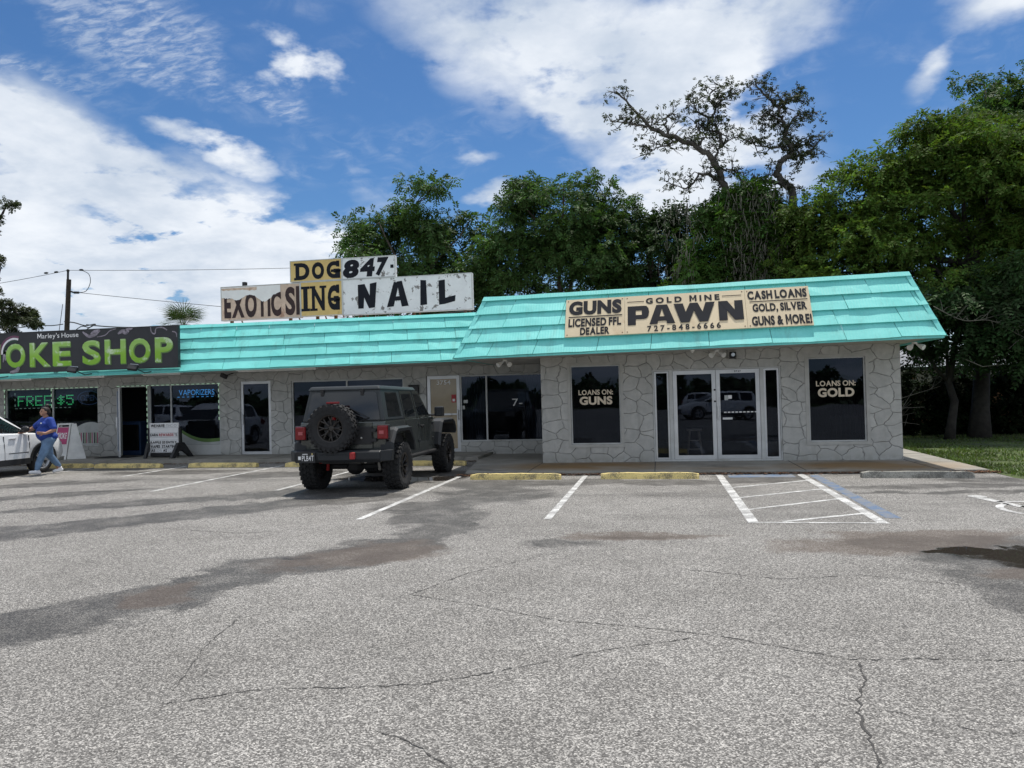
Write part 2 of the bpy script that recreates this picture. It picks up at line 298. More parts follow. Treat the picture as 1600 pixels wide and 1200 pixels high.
mat('car_grey', (.060, .067, .062), .24, .35, var=.03, coat=.6); mat('hardtop', (.030, .035, .038), .5, var=.1); mat('plastic', (.022, .024, .027), .5, spec=.35, var=.1)
mat('car_glass', (.010, .012, .014), .03, var=0, spec=.7); mat('red_lens', (.11, .007, .010), .15, var=0, emit=(.6, .01, .02), estr=.05); mat('red_lens_inner', (.42, .10, .11), .2, var=0)
mat('rim_dark', (.055, .050, .047), .35, .8, var=.1); mat('steel', (.42, .41, .39), .4, .9, var=.15); mat('tow_red', (.35, .02, .02), .5)
mat('car_white', (.80, .81, .82), .35, var=.02, coat=.35); mat('cladding', (.022, .023, .025), .6, var=.1); mat('lamp_clear', (.55, .58, .60), .08, .3, var=0)
mat('skin', (.36, .19, .125), .55, var=.05); mat('hair', (.020, .013, .011), .6, var=.2, bump=.4, bscale=60); mat('shirt_blue', (.012, .045, .27), .8, var=.18, vscale=7); mat('denim', (.125, .21, .34), .85, var=.22, vscale=6)
mat('shoe', (.78, .78, .80), .6, var=.05); mat('lip', (.28, .09, .08), .5, var=0)
mat('magenta', (.46, .05, .16), .5); mat('a_frame_white', (.70, .70, .68), .55); mat('letter_red', (.45, .04, .06), .6); mat('letter_faint', (.45, .46, .47), .6)
mat('led_green', (.05, .5, .15), .5, var=0, emit=(.12, 1, .32), estr=.5); mat('led_blue', (.05, .3, .7), .5, var=0, emit=(.10, .50, 1), estr=.75); mat('led_red', (.3, .02, .03), .5, var=0, emit=(1, .1, .12), estr=.12)
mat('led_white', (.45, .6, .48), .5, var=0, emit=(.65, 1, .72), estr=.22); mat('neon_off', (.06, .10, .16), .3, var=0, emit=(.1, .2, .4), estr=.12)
mat('paper_tan', (.36, .285, .185), .25, var=.12, vscale=1.5, coat=.5); mat('curtain', (.035, .05, .062), .9, var=.2); mat('slat', (.022, .020, .022), .7)
mat('stool_wood', (.42, .33, .22), .6); mat('counter_blue', (.03, .07, .16), .5); mat('decal_green', (.12, .22, .06), .5); mat('decal_white', (.46, .48, .47), .5); mat('fixture', (.80, .80, .78), .4); mat('red_box', (.40, .02, .025), .5)

# ---------------------------------------------------------------- object helpers
ROOTLOC = {}
def tag(o, label=None, cat=None, group=None, kind=None):
    if label: o['label'] = label
    if cat: o['category'] = cat
    if group: o['group'] = group
    if kind: o['kind'] = kind
    return o
def thing(name, label, cat, loc=(0, 0, 0), group=None, rz=0.0):
    o = bpy.data.objects.new(name, None); C.objects.link(o); o.location = loc; o.rotation_euler = (0, 0, rz)
    o.empty_display_size = .2; ROOTLOC[o.name] = Vector(loc); return tag(o, label, cat, group)
def children(o): return [c for c in bpy.data.objects if c.parent == o]
def copy_thing(o, loc, label, group=None, rz=None):
    kids = {}
    for c in bpy.data.objects:
        if c.parent: kids.setdefault(c.parent.name, []).append(c)
    def rec(s, par):
        c = s.copy(); C.objects.link(c); c.parent = par
        for k in kids.get(s.name, []): rec(k, c)
        return c
    r = rec(o, None); r.location = loc; r['label'] = label
    if group: r['group'] = group
    if rz is not None: r.rotation_euler = (0, 0, rz)
    return r
def link_mesh(me, name, material, parent=None, smooth=False):
    for mm in (material if isinstance(material, (list, tuple)) else [material]):
        me.materials.append(MATS[mm] if isinstance(mm, str) else mm)
    o = bpy.data.objects.new(name, me); C.objects.link(o)
    if parent is not None:
        o.parent = parent; ROOTLOC[o.name] = ROOTLOC.get(parent.name, Vector())
    if smooth:
        me.polygons.foreach_set('use_smooth', [True]*len(me.polygons))
    return o
class MB:
    def __init__(s): s.bm = bmesh.new()
    def box(s, c, d, rot=None, bev=0.0, seg=1):
        mtx = Matrix.Translation(Vector(c)) @ (rot.to_4x4() if rot is not None else Matrix()) @ Matrix.Diagonal((*d, 1))
        g = bmesh.ops.create_cube(s.bm, size=1.0, matrix=mtx)
        if bev:
            es = list({e for v in g['verts'] for e in v.link_edges})
            bmesh.ops.bevel(s.bm, geom=es, offset=bev, segments=seg, affect='EDGES', profile=.6)
        return s
    def b2(s, a, b, bev=0.0, seg=1):
        a = Vector(a); b = Vector(b); return s.box((a+b)/2, [abs(x) for x in (b-a)], bev=bev, seg=seg)
    def face(s, pts):
        return s.bm.faces.new([s.bm.verts.new(p) for p in pts])
    def tube(s, pts, rad, seg=8, cap=True):
        pts = [Vector(p) for p in pts]; n = len(pts)
        if not hasattr(rad, '__len__'): rad = [rad]*n
        rings = []; ref = None
        for i, p in enumerate(pts):
            d = (pts[min(i+1, n-1)]-pts[max(i-1, 0)]).normalized()
            if ref is None: ref = Vector((0, 0, 1)) if abs(d.z) < .9 else Vector((1, 0, 0))
            a = d.cross(ref)
            if a.length < 1e-4: a = d.orthogonal()
            a.normalize(); b = d.cross(a).normalized(); ref = -b if b.dot(ref) < 0 else b
            a = d.cross(ref).normalized(); b = d.cross(a)
            rings.append([s.bm.verts.new(p+(a*math.cos(2*math.pi*k/seg)+b*math.sin(2*math.pi*k/seg))*rad[i]) for k in range(seg)])
        for r1, r2 in zip(rings, rings[1:]):
            for k in range(seg):
                s.bm.faces.new((r1[k], r1[(k+1) % seg], r2[(k+1) % seg], r2[k]))
        if cap:
            s.bm.faces.new(rings[0][::-1]); s.bm.faces.new(rings[-1])
        return s
    def cyl(s, a, b, r, r2=None, seg=12): return s.tube([a, b], [r, r if r2 is None else r2], seg)
    def lathe(s, prof, mtx, seg=24):                 # prof: (radius, height) pairs round local z
        rings = []
        for r, h in prof:
            rings.append([s.bm.verts.new(mtx @ Vector((r*math.cos(2*math.pi*k/seg), r*math.sin(2*math.pi*k/seg), h))) for k in range(seg)])
        for r1, r2 in zip(rings, rings[1:]):
            for k in range(seg): s.bm.faces.new((r1[k], r1[(k+1) % seg], r2[(k+1) % seg], r2[k]))
        return s
    def prism(s, poly, f, a, b, bev=0.0):            # poly in 2D, f(u, v, w) -> point
        lo = [s.bm.verts.new(f(u, v, a)) for u, v in poly]; hi = [s.bm.verts.new(f(u, v, b)) for u, v in poly]
        n = len(poly); fs = [s.bm.faces.new(lo[::-1]), s.bm.faces.new(hi)]
        for i in range(n): fs.append(s.bm.faces.new((lo[i], lo[(i+1) % n], hi[(i+1) % n], hi[i])))
        if bev:
            bmesh.ops.bevel(s.bm, geom=list({e for f_ in fs for e in f_.edges}), offset=bev, segments=2, affect='EDGES', profile=.6)
        return s
    def ball(s, c, r, seg=12, rings=8, rot=None):
        if not hasattr(r, '__len__'): r = (r, r, r)
        mtx = Matrix.Translation(Vector(c)) @ (rot.to_4x4() if rot is not None else Matrix()) @ Matrix.Diagonal((*r, 1))
        bmesh.ops.create_uvsphere(s.bm, u_segments=seg, v_segments=rings, radius=1.0, matrix=mtx); return s
    def build(s, name, material, parent=None, smooth=False, world=True, recalc=True):
        if recalc: bmesh.ops.recalc_face_normals(s.bm, faces=s.bm.faces)
        if world and parent is not None:
            off = -ROOTLOC.get(parent.name, Vector())
            if off.length > 0: bmesh.ops.translate(s.bm, verts=s.bm.verts, vec=off)
        me = bpy.data.meshes.new(name); s.bm.to_mesh(me); s.bm.free()
        return link_mesh(me, name, material, parent, smooth)
def np_mesh(name, V, F, material, parent=None, world=True):
    V = np.asarray(V, dtype=np.float32); F = np.asarray(F, dtype=np.int32)
    if world and parent is not None: V = V-np.array(ROOTLOC.get(parent.name, Vector()), dtype=np.float32)
    me = bpy.data.meshes.new(name); k = F.shape[1]
    me.vertices.add(len(V)); me.vertices.foreach_set('co', V.ravel())
    me.loops.add(F.size); me.loops.foreach_set('vertex_index', F.ravel())
    me.polygons.add(len(F)); me.polygons.foreach_set('loop_start', np.arange(0, F.size, k, dtype=np.int32))
    me.update(); me.validate()
    return link_mesh(me, name, material, parent)
_TX = {}
def glyph(ch, off, shear):
    key = ('g', ch, off, shear)
    if key in _TX: return _TX[key]
    if ch == 'M':                                   # heavy M drawn as strokes: the outline offset breaks the built-in one
        st = .095+2*off; w = .62+2*off; h = .73+off; b = -off
        F = [[(0, b), (st, b), (st, h), (0, h)], [(w-st, b), (w, b), (w, h), (w-st, h)], [(st, h), (st, h-.27-off), (w/2, .10), (w/2, .36-off)], [(w-st, h), (w/2, .36-off), (w/2, .10), (w-st, h-.27-off)]]
        V = np.array([[x+shear*y, y] for f in F for x, y in f]); F = [tuple(range(4*i, 4*i+4)) for i in range(4)]
    else:
        cu = bpy.data.curves.new('t', 'FONT'); cu.body = ch; cu.offset = off; cu.shear = shear; cu.resolution_u = 4; cu.fill_mode = 'FRONT'
        o = bpy.data.objects.new('t', cu); C.objects.link(o)
        dg = bpy.context.evaluated_depsgraph_get(); e = o.evaluated_get(dg); me = e.to_mesh()
        V = np.array([v.co[:2] for v in me.vertices]); F = [tuple(p.vertices) for p in me.polygons]
        e.to_mesh_clear(); bpy.data.objects.remove(o); bpy.data.curves.remove(cu)
    V = V-np.array([V[:, 0].min(), 0]); _TX[key] = (V, F, V[:, 0].max()); return _TX[key]
def text_geo(body, off=0.0, shear=0.0):
    VV, FF, x, n = [], [], 0.0, 0
    for ch in body:
        if ch == ' ': x += .24; continue
        V, F, w = glyph(ch, off, shear); VV.append(V+np.array([x, 0])); FF += [tuple(i+n for i in f) for f in F]; n += len(V); x += w+max(.02, .085-off*.7)
    V = np.concatenate(VV); lo, hi = V.min(0), V.max(0); return (V-lo)/(hi-lo), FF
def lettering(name, parent, material, items, O, U=(1, 0, 0), V=(0, 0, 1), lift=.006, rects=()):
    """items: (text, u0, u1, v0, v1, bold, shear); rects: lists of (u, v) points"""
    O = Vector(O); U = Vector(U).normalized(); V = Vector(V).normalized(); N = U.cross(V)
    mb = MB()
    for it in items:
        tx, a, b, c, d = it[:5]; off = it[5] if len(it) > 5 else .02; sh = it[6] if len(it) > 6 else 0.0
        G, F = text_geo(tx, off, sh)
        vs = [mb.bm.verts.new(O+U*(a+(b-a)*x)+V*(c+(d-c)*y)+N*lift) for x, y in G]
        for f in F:
            try: mb.bm.faces.new([vs[i] for i in f])
            except ValueError: pass
    for r in rects:
        mb.face([O+U*x+V*y+N*(lift+.0015) for x, y in r])
    return mb.build(name, material, parent, recalc=False)
def rect(a, b, c, d): return [(a, c), (b, c), (b, d), (a, d)]
# ================================================================ ground
def sheet(name, pts, z, material, label=None, kind='structure'):
    mb = MB(); mb.face([(x, y, z) for x, y in pts]); o = mb.build(name, material, recalc=False); o['kind'] = kind
    if label: o['label'] = label
    return o
def slab(name, a, b, material, bev=0.0):
    o = MB().b2(a, b, bev).build(name, material); o['kind'] = 'structure'; return o
sheet('ground', rect(-900, 900, -900, 900), -.03, 'grass_soil')
sheet('parking_lot', [(-60, -40), (60, -40), (60, 14.3), (7.4, 14.6), (6.3, 15.2), (6.05, 15.9), (-3.9, 15.9), (-4.6, 19.2), (-60, 19.2)], 0, 'asphalt')
# lawn as a gently uneven sheet
rng = np.random.default_rng(3)
mb = MB(); nx, ny = 26, 24; gx = np.linspace(6.0, 40, nx); gy = np.linspace(14.2, 60, ny)
vs = [[mb.bm.verts.new((x, y, .015+.03*math.sin(x*1.3+y*.7)*min(1, (x-6)/2)+(.02 if x > 6.5 else 0)-(.02 if y < 14.6 else 0))) for x in gx] for y in gy]
for j in range(ny-1):
    for i in range(nx-1):
        if gy[j] < 15.4 and gx[i] > 7.0 and gy[j+1] < 15.0: continue
        mb.bm.faces.new((vs[j][i], vs[j][i+1], vs[j+1][i+1], vs[j+1][i]))
mb.build('lawn', 'grass_soil', smooth=True)['kind'] = 'structure'
n = 26000
bx = 6.1+rng.random(n)**1.6*13; by = 14.7+rng.random(n)*11.5
ok = ~((bx < 7.4) & (by < 15.3) & (rng.random(n) < .6)) & (np.sin(bx*2.1)*np.sin(by*1.7+bx) > -.75)
bx, by = bx[ok], by[ok]; n = len(bx)
hgt = .03+.05*rng.random(n); an = rng.random(n)*6.283; wd = .012+.012*rng.random(n); ln = .035*rng.standard_normal((n, 2))
V = np.zeros((n, 3, 3)); base = np.stack([bx, by, np.full(n, .02)], 1); sd_ = np.stack([np.cos(an)*wd, np.sin(an)*wd, 0*an], 1)
V[:, 0] = base-sd_; V[:, 1] = base+sd_; V[:, 2] = base+np.stack([ln[:, 0], ln[:, 1], hgt], 1)
tag(np_mesh('grass', V.reshape(-1, 3), np.arange(3*n).reshape(-1, 3), 'grass_blade'), 'short green grass on the lawn beside the pawn shop', kind='stuff')

# pavements
def prism_slab(name, pts, z0, z1, material):
    o = MB().prism(pts, lambda u, v, w: (u, v, w), z0, z1).build(name, material); o['kind'] = 'structure'; return o
prism_slab('sidewalk', [(-24, 19.02), (-4.55, 19.02), (-4.35, 18.0), (-4.2, 15.98), (-4.2, 20.9), (-24, 20.9)][0:2]+[(-4.55, 20.9), (-24, 20.9)], -.1, .12, 'concrete')
prism_slab('sidewalk', [(-4.54, 19.0), (-4.05, 15.72), (5.95, 15.62), (6.02, 22), (5.05, 22), (5.05, 18.0), (-2.75, 18.0), (-2.75, 20.9), (-4.54, 20.9)], -.1, .055, 'concrete')
mb = MB()
for x in (-.13, 2.75, 5.12): mb.b2((x-.008, 15.7, .050), (x+.008, 17.85, .0585))
for x in (-2.73,): mb.b2((x-.008, 15.75, .05), (x+.008, 17.9, .0585))
for x in (-21.5, -19.3, -17.1, -14.9, -12.7, -10.5, -8.3, -6.1): mb.b2((x-.008, 19.05, .115), (x+.008, 20.74, .1235))
mb.b2((5.1, 17.2, .05), (6.0, 17.216, .0585)); mb.b2((5.1, 19.4, .05), (6.0, 19.416, .0585))
mb.build('pavement_joint', 'crack')['kind'] = 'structure'
# dirt and leaf litter along the kerbs
n = 2600; xx = -4.2+rng.random(n)*10.4; yy = 15.60-np.abs(rng.standard_normal(n))*.07-(xx*0); s_ = .012+.022*rng.random(n); an = rng.random(n)*6.28
x2 = -24+rng.random(1200)*19.4; y2 = 18.98-np.abs(rng.standard_normal(1200))*.06
xx = np.concatenate([xx, x2]); yy = np.concatenate([yy, y2]); n = len(xx); s_ = .012+.022*rng.random(n); an = rng.random(n)*6.28
V = np.zeros((n, 4, 3)); zz = .006+.03*rng.random(n)
for k in range(4):
    V[:, k] = np.stack([xx+np.cos(an+k*1.57)*s_, yy+np.sin(an+k*1.57)*s_*.8, zz+(.01*(k % 2))], 1)
tag(np_mesh('leaf_litter', V.reshape(-1, 3), np.arange(4*n).reshape(-1, 4), 'rust'), 'brown leaf litter and dirt washed up along the kerb', kind='stuff')

# painted markings
def stripe(name, pts, z=.004, material='line_paint'):
    o = sheet(name, pts, z, material); return o
for x, y0, y1 in ((-12.31, 15.85, 18.4), (-9.55, 13.1, 18.4), (-7.03, 13.2, 18.2), (-4.10, 10.0, 15.4), (-1.5, 10.1, 15.5), (-15.0, 15.4, 18.4), (-17.7, 15.4, 18.4)):
    stripe('parking_stripe', rect(x-.05, x+.05, y0, y1))
for x in (1.10, 2.60): stripe('parking_stripe', rect(x-.065, x+.065, 9.9, 15.55))
for (xa, ya, xb, yb) in ((1.165, 13.45, 2.535, 14.45), (1.165, 12.2, 2.535, 13.22), (1.165, 11.0, 2.535, 12.05), (1.45, 10.0, 2.535, 10.66)):
    w = .05; stripe('hatch_stripe', [(xa, ya-w), (xb, yb-w), (xb, yb+w), (xa, ya+w)])
stripe('hatch_stripe', rect(1.165, 2.535, 9.90, 9.97))
stripe('blue_stripe', rect(2.73, 2.91, 10.3, 15.3), .003, 'blue_paint')
stripe('blue_stripe', rect(1.25, 2.45, 15.0, 15.6), .003, 'blue_paint')
# wheelchair symbol
mb = MB(); cx, cy, z = 4.84, 11.38, .0045
def arc(r0, r1, a0, a1, ox=0, oy=0, k=18):
    for i in range(k):
        a, b = R(a0+(a1-a0)*i/k), R(a0+(a1-a0)*(i+1)/k)
        mb.face([(cx+ox+r*math.cos(q), cy+oy+r*math.sin(q)*1.25, z) for r, q in ((r0, a), (r1, a), (r1, b), (r0, b))])
arc(.44, .53, 118, 345, 0, -.35); arc(0.0, .12, 0, 360, -.33, .92)
for pts in ([(-.42, .75), (-.26, .75), (-.10, -.12), (-.22, -.12)], [(-.27, .34), (.28, .34), (.28, .44), (-.29, .44)], [(-.2, -.12), (.42, -.12), (.42, 0), (-.12, 0)], [(.30, -.12), (.42, -.12), (.66, -.8), (.53, -.8)], [(.53, -.8), (.82, -.70), (.80, -.60), (.58, -.68)]):
    mb.face([(cx+x, cy+y, z) for x, y in pts])
mb.build('wheelchair_symbol', 'line_paint', recalc=False)['kind'] = 'structure'
# cracks: thin jagged slivers of dark filler
def crack(pts, w, seed):
    rg = random.Random(seed); mb = MB(); P = []
    for (x0, y0), (x1, y1) in zip(pts, pts[1:]):
        k = max(3, int(math.hypot(x1-x0, y1-y0)/.035))
        for i in range(k):
            f = i/k; P.append((x0+(x1-x0)*f+rg.gauss(0, .007), y0+(y1-y0)*f+rg.gauss(0, .007)))
    for a, b in zip(P, P[1:]):
        d = Vector((b[0]-a[0], b[1]-a[1])); 
        if d.length < 1e-4: continue
        nn = Vector((-d.y, d.x)).normalized(); wa = w*rg.uniform(.15, 1.0)
        mb.face([(a[0]-nn.x*wa, a[1]-nn.y*wa, .0035), (b[0]-nn.x*wa, b[1]-nn.y*wa, .0035), (b[0]+nn.x*wa, b[1]+nn.y*wa, .0035), (a[0]+nn.x*wa, a[1]+nn.y*wa, .0035)])
    mb.build('pavement_crack', 'crack', recalc=False)['kind'] = 'structure'
crack([(-.78, 5.59), (-.18, 5.49), (.37, 5.34), (.79, 5.12), (1.09, 4.97), (1.54, 5.03), (2.07, 5.05), (2.8, 5.2)], .006, 1)
crack([(1.12, 4.93), (1.10, 4.66), (.95, 4.2), (.93, 3.9), (.89, 3.59), (.93, 3.0)], .0085, 2)
crack([(-2.72, 3.82), (-2.32, 4.08), (-1.96, 4.15), (-1.42, 4.26), (-1.19, 4.39), (-.92, 4.58), (-.37, 4.99), (.2, 5.3)], .0055, 3)
crack([(-2.8, 4.0), (-2.94, 4.4), (-3.08, 4.76), (-3.23, 5.51)], .005, 4)
crack([(-1.43, 3.66), (-1.22, 3.55), (-.97, 3.33), (-.9, 3.0)], .006, 5)
crack([(-3.9, 12.9), (-2.6, 12.2), (-1.4, 12.4)], .006, 6); crack([(-5.2, 10.7), (-4.3, 10.9), (-3.4, 10.8)], .005, 7); crack([(-1.0, 8.1), (-1.8, 7.0), (-2.1, 6.2)], .005, 8); crack([(1.1, 4.2), (1.5, 4.0), (1.9, 4.05)], .004, 9); crack([(.2, 7.3), (1.0, 7.0), (1.7, 7.2), (2.4, 6.9)], .006, 10); crack([(-6.5, 9.2), (-5.2, 8.9), (-4.3, 9.4)], .007, 11); crack([(-2.1, 6.2), (-1.4, 5.9), (-.78, 5.59)], .005, 12)
# ================================================================ the building
YP, YL = 17.86, 20.75
mall = thing('strip_mall', 'low grey stone-faced strip mall with a turquoise shingled mansard roof', 'building', (0, 17.86, 0))
def wall_face(name, label, x0, x1, z0, z1, y, ops, depth=.2):
    mb = MB(); xs = sorted({x0, x1, *[o[0] for o in ops], *[o[1] for o in ops]}); zs = sorted({z0, z1, *[o[2] for o in ops], *[o[3] for o in ops]})
    xs2 = []
    for i in range(len(xs)-1):
        for j in range(len(zs)-1):
            mx, mz = (xs[i]+xs[i+1])/2, (zs[j]+zs[j+1])/2
            if any(o[0] < mx < o[1] and o[2] < mz < o[3] for o in ops): continue
            mb.face([(xs[i], y, zs[j]), (xs[i+1], y, zs[j]), (xs[i+1], y, zs[j+1]), (xs[i], y, zs[j+1])])
    for a, b, c, d in ops:                           # reveals
        mb.face([(a, y, c), (a, y, d), (a, y+depth, d), (a, y+depth, c)]); mb.face([(b, y, c), (b, y+depth, c), (b, y+depth, d), (b, y, d)])
        mb.face([(a, y, d), (b, y, d), (b, y+depth, d), (a, y+depth, d)]); mb.face([(a, y, c), (a, y+depth, c), (b, y+depth, c), (b, y, c)])
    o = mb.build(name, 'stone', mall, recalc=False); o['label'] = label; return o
PO = [(-2.03, -.88, .47, 2.30), (-.15, 2.66, .056, 2.15), (3.23, 4.41, .46, 2.31)]
LO = [(-20.2, -16.88, .42, 2.26), (-16.2, -12.78, .121, 2.26), (-12.12, -11.15, .121, 2.27), (-10.5, -7.08, .42, 2.24), (-6.42, -2.74, .121, 2.26)]
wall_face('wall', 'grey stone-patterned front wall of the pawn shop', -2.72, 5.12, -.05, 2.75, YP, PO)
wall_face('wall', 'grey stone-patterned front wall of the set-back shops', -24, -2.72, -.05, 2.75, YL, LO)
mb = MB()
for x, ya, yb in ((-2.72, YP, YL), (5.12, YP, 27)):
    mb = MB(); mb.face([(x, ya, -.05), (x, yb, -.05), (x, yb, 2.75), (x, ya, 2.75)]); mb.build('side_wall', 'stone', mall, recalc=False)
mb = MB()
mb.b2((-24.2, 27, -.05), (5.12, 27.2, 3.7)); mb.b2((-24.2, 19.2, -.05), (-24.01, 27, 3.7))
mb.build('back_wall', 'soffit', mall)
mb = MB(); mb.b2((-24, 19.55, 3.55), (5.1, 27, 3.68)); mb.b2((-2.7, 17.3, 3.60), (5.1, 19.5, 3.70)); mb.build('flat_roof', 'roof_deck', mall)
mb = MB()                                            # rooms: floor, ceiling, rear partitions
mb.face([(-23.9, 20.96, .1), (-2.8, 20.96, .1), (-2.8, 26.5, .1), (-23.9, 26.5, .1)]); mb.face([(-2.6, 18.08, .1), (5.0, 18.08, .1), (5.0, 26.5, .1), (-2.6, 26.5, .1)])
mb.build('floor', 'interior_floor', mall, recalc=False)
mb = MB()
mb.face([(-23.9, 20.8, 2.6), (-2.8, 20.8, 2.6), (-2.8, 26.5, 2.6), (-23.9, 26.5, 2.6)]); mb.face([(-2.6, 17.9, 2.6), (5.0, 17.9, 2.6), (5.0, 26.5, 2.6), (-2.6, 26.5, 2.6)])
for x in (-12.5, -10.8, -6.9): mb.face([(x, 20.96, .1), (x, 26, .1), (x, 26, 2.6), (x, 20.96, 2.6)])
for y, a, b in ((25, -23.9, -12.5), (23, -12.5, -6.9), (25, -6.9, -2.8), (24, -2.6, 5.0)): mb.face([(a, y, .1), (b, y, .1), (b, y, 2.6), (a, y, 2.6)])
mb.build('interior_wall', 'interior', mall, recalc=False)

# mansard roofs -------------------------------------------------------------
def mansard(label, xe, xt, ye, yt, ze, zt, ncourse, seed, hips=(1, 1)):
    rg = random.Random(seed); mb = MB()
    def P(s, tt):
        a = Vector((xt[0]+(xt[1]-xt[0])*s, yt, zt[0]+(zt[1]-zt[0])*s)); b = Vector((xe[0]+(xe[1]-xe[0])*s, ye, ze[0]+(ze[1]-ze[0])*s)); return a.lerp(b, tt)
    dn = (Vector((0, ye, ze[0]))-Vector((0, yt, zt[0]))).normalized(); N = Vector((0, dn.z, -dn.y)); N = -N if N.y > 0 else N
    L = xe[1]-xe[0]
    for i in range(ncourse):
        ta = .055+(1-.055)*i/ncourse; tb = .055+(1-.055)*(i+1)/ncourse+.006
        x = -rg.uniform(0, .9); cuts = [0.0]
        while x < L:
            x += rg.uniform(.95, 1.45)
            if .15 < x < L-.15: cuts.append(x/L)
        cuts.append(1.0)
        for a, b in zip(cuts, cuts[1:]):
            k = max(2, int((b-a)*L/.3)); g = .0055/L
            j0, j1 = rg.gauss(0, .002), rg.gauss(0, .002); rows = []
            for q in range(k+1):
                s = a+g+(b-a-2*g)*q/k; jj = j0+(j1-j0)*q/k+rg.gauss(0, .0025)
                sag = rg.gauss(0, .004)/1.4*(1.4 if i == ncourse-1 else .35)
                top = P(s, ta)+N*.004; mid = P(s, (ta+tb)/2)+N*(.026+jj+rg.gauss(0, .003)); bot = P(s, tb+sag)+N*(.050+jj*1.5); lip = P(s, tb+sag-.002)+N*.002
                rows.append([mb.bm.verts.new(p) for p in (top, mid, bot, lip)])
            for r1, r2 in zip(rows, rows[1:]):
                for c in range(3): mb.bm.faces.new((r1[c], r1[c+1], r2[c+1], r2[c]))
            for r in (rows[0], rows[-1]): mb.bm.faces.new(r)
    # cap flashing
    k = int(L/.35); prev = None
    for q in range(k+1):
        s = q/k; w = rg.gauss(0, .004)
        pr = [P(s, 0)+Vector((0, .22, -.03)), P(s, 0)+Vector((0, .10, .035+w)), P(s, 0)+N*.03+Vector((0, 0, .02+w)), P(s, .062+w/3)+N*(.052+w), P(s, .060+w/3)+N*.004]
        r = [mb.bm.verts.new(p) for p in pr]
        if prev:
            for c in range(4): mb.bm.faces.new((prev[c], prev[c+1], r[c+1], r[c]))
        prev = r
    # hips
    for e, flag in ((0, hips[0]), (1, hips[1])):
        if not flag: continue
        sgn = -1 if e == 0 else 1; yb = yt+4.5
        for i in range(ncourse):
            ta, tb = i/ncourse, (i+1)/ncourse+.01
            a, b = P(e, ta), P(e, tb); o = Vector((sgn*.03, 0, .01))
            mb.face([a, b+o, (b.x+o.x, yb, b.z+o.z), (a.x, yb, a.z)])
        hp = [P(e, tt)+N*.035+Vector((-sgn*.0, 0, 0)) for tt in (0, .25, .5, .75, 1)]
        for p, q in zip(hp, hp[1:]):
            w = Vector((sgn*.10, 0, 0)); mb.face([p-w, q-w, q, p]); mb.face([p, q, q+Vector((sgn*.02, .12, 0)), p+Vector((sgn*.02, .12, 0))])
    o = mb.build('mansard_roof', 'roof', mall, recalc=False); o['label'] = label; return P, N
PL, NL = mansard('long turquoise mansard over the set-back shops', (-24, -4.0), (-24, -4.4), 18.7, 19.5, (2.475, 2.572), (3.86, 3.80), 4, 11, (0, 0))
PP, NP_ = mansard('turquoise mansard over the pawn shop', (-4.42, 5.55), (-3.88, 5.15), 16.4, 17.2, (2.50, 2.60), (3.88, 3.97), 4, 12)
mb = MB()                                            # soffits
def plate(pts, th):
    lo = [mb.bm.verts.new(p) for p in pts]; hi = [mb.bm.verts.new((p[0], p[1], p[2]+th)) for p in pts]; n = len(pts)
    mb.bm.faces.new(lo[::-1]); mb.bm.faces.new(hi)
    for i in range(n): mb.bm.faces.new((lo[i], lo[(i+1) % n], hi[(i+1) % n], hi[i]))
plate([(-24, 18.72, 2.50), (-4.05, 18.72, 2.585), (-4.05, 20.745, 2.55), (-24, 20.745, 2.48)], .05)
plate([(-4.38, 16.42, 2.515), (5.50, 16.42, 2.610), (5.50, 21.6, 2.57), (5.125, 21.6, 2.57), (5.125, 17.855, 2.57), (-2.725, 17.855, 2.515), (-2.725, 20.74, 2.49), (-4.38, 20.74, 2.49)], .05)
mb.build('soffit', 'soffit', mall)
mb = MB()
mb.prism([(0, 0), (0, .055), (.03, .055), (.03, 0)], lambda u, v, w: (w, 16.385+u, 2.465+v+(w+4.42)*.01), -4.40, 5.52); mb.prism([(0, 0), (0, .05), (.03, .05), (.03, 0)], lambda u, v, w: (w, 18.69+u, 2.45+v+(w+24)*.00485), -24, -4.05)
mb.prism([(0, 0), (0, .075), (.04, .075), (.04, 0)], lambda u, v, w: (5.47+u, w, 2.555+v), 16.42, 21.6)
mb.build('eave_trim', 'roof', mall)

# windows and doors ---------------------------------------------------------
def frame_boxes(mb, x0, x1, z0, z1, y, fw, fd, sill=True, bottom=None):
    b = fw if bottom is None else bottom
    mb.b2((x0, y, z0), (x0+fw, y+fd, z1)); mb.b2((x1-fw, y, z0), (x1, y+fd, z1)); mb.b2((x0+fw, y, z1-fw), (x1-fw, y+fd, z1)); mb.b2((x0+fw, y, z0), (x1-fw, y+fd, z0+b))
def window(label, x0, x1, z0, z1, y, mull=(), glass='glass', fw=.04, m='trim', proud=.0):
    mb = MB(); e = .003
    frame_boxes(mb, x0+e, x1-e, z0+e, z1-e, y-proud, fw, .07)
    for q in mull: mb.b2((q-.022, y+.005, z0+fw), (q+.022, y+.06, z1-fw))
    w = mb.build('window', m, mall); w['label'] = label
    edges = [x0+fw]+[v for q in mull for v in (q-.022, q+.022)]+[x1-fw]; mb = MB()
    for a, b in zip(edges[::2], edges[1::2]): mb.face([(a, y+.035, z0+fw), (b, y+.035, z0+fw), (b, y+.035, z1-fw), (a, y+.035, z1-fw)])
    mb.build('pane', glass, w, recalc=False); return w
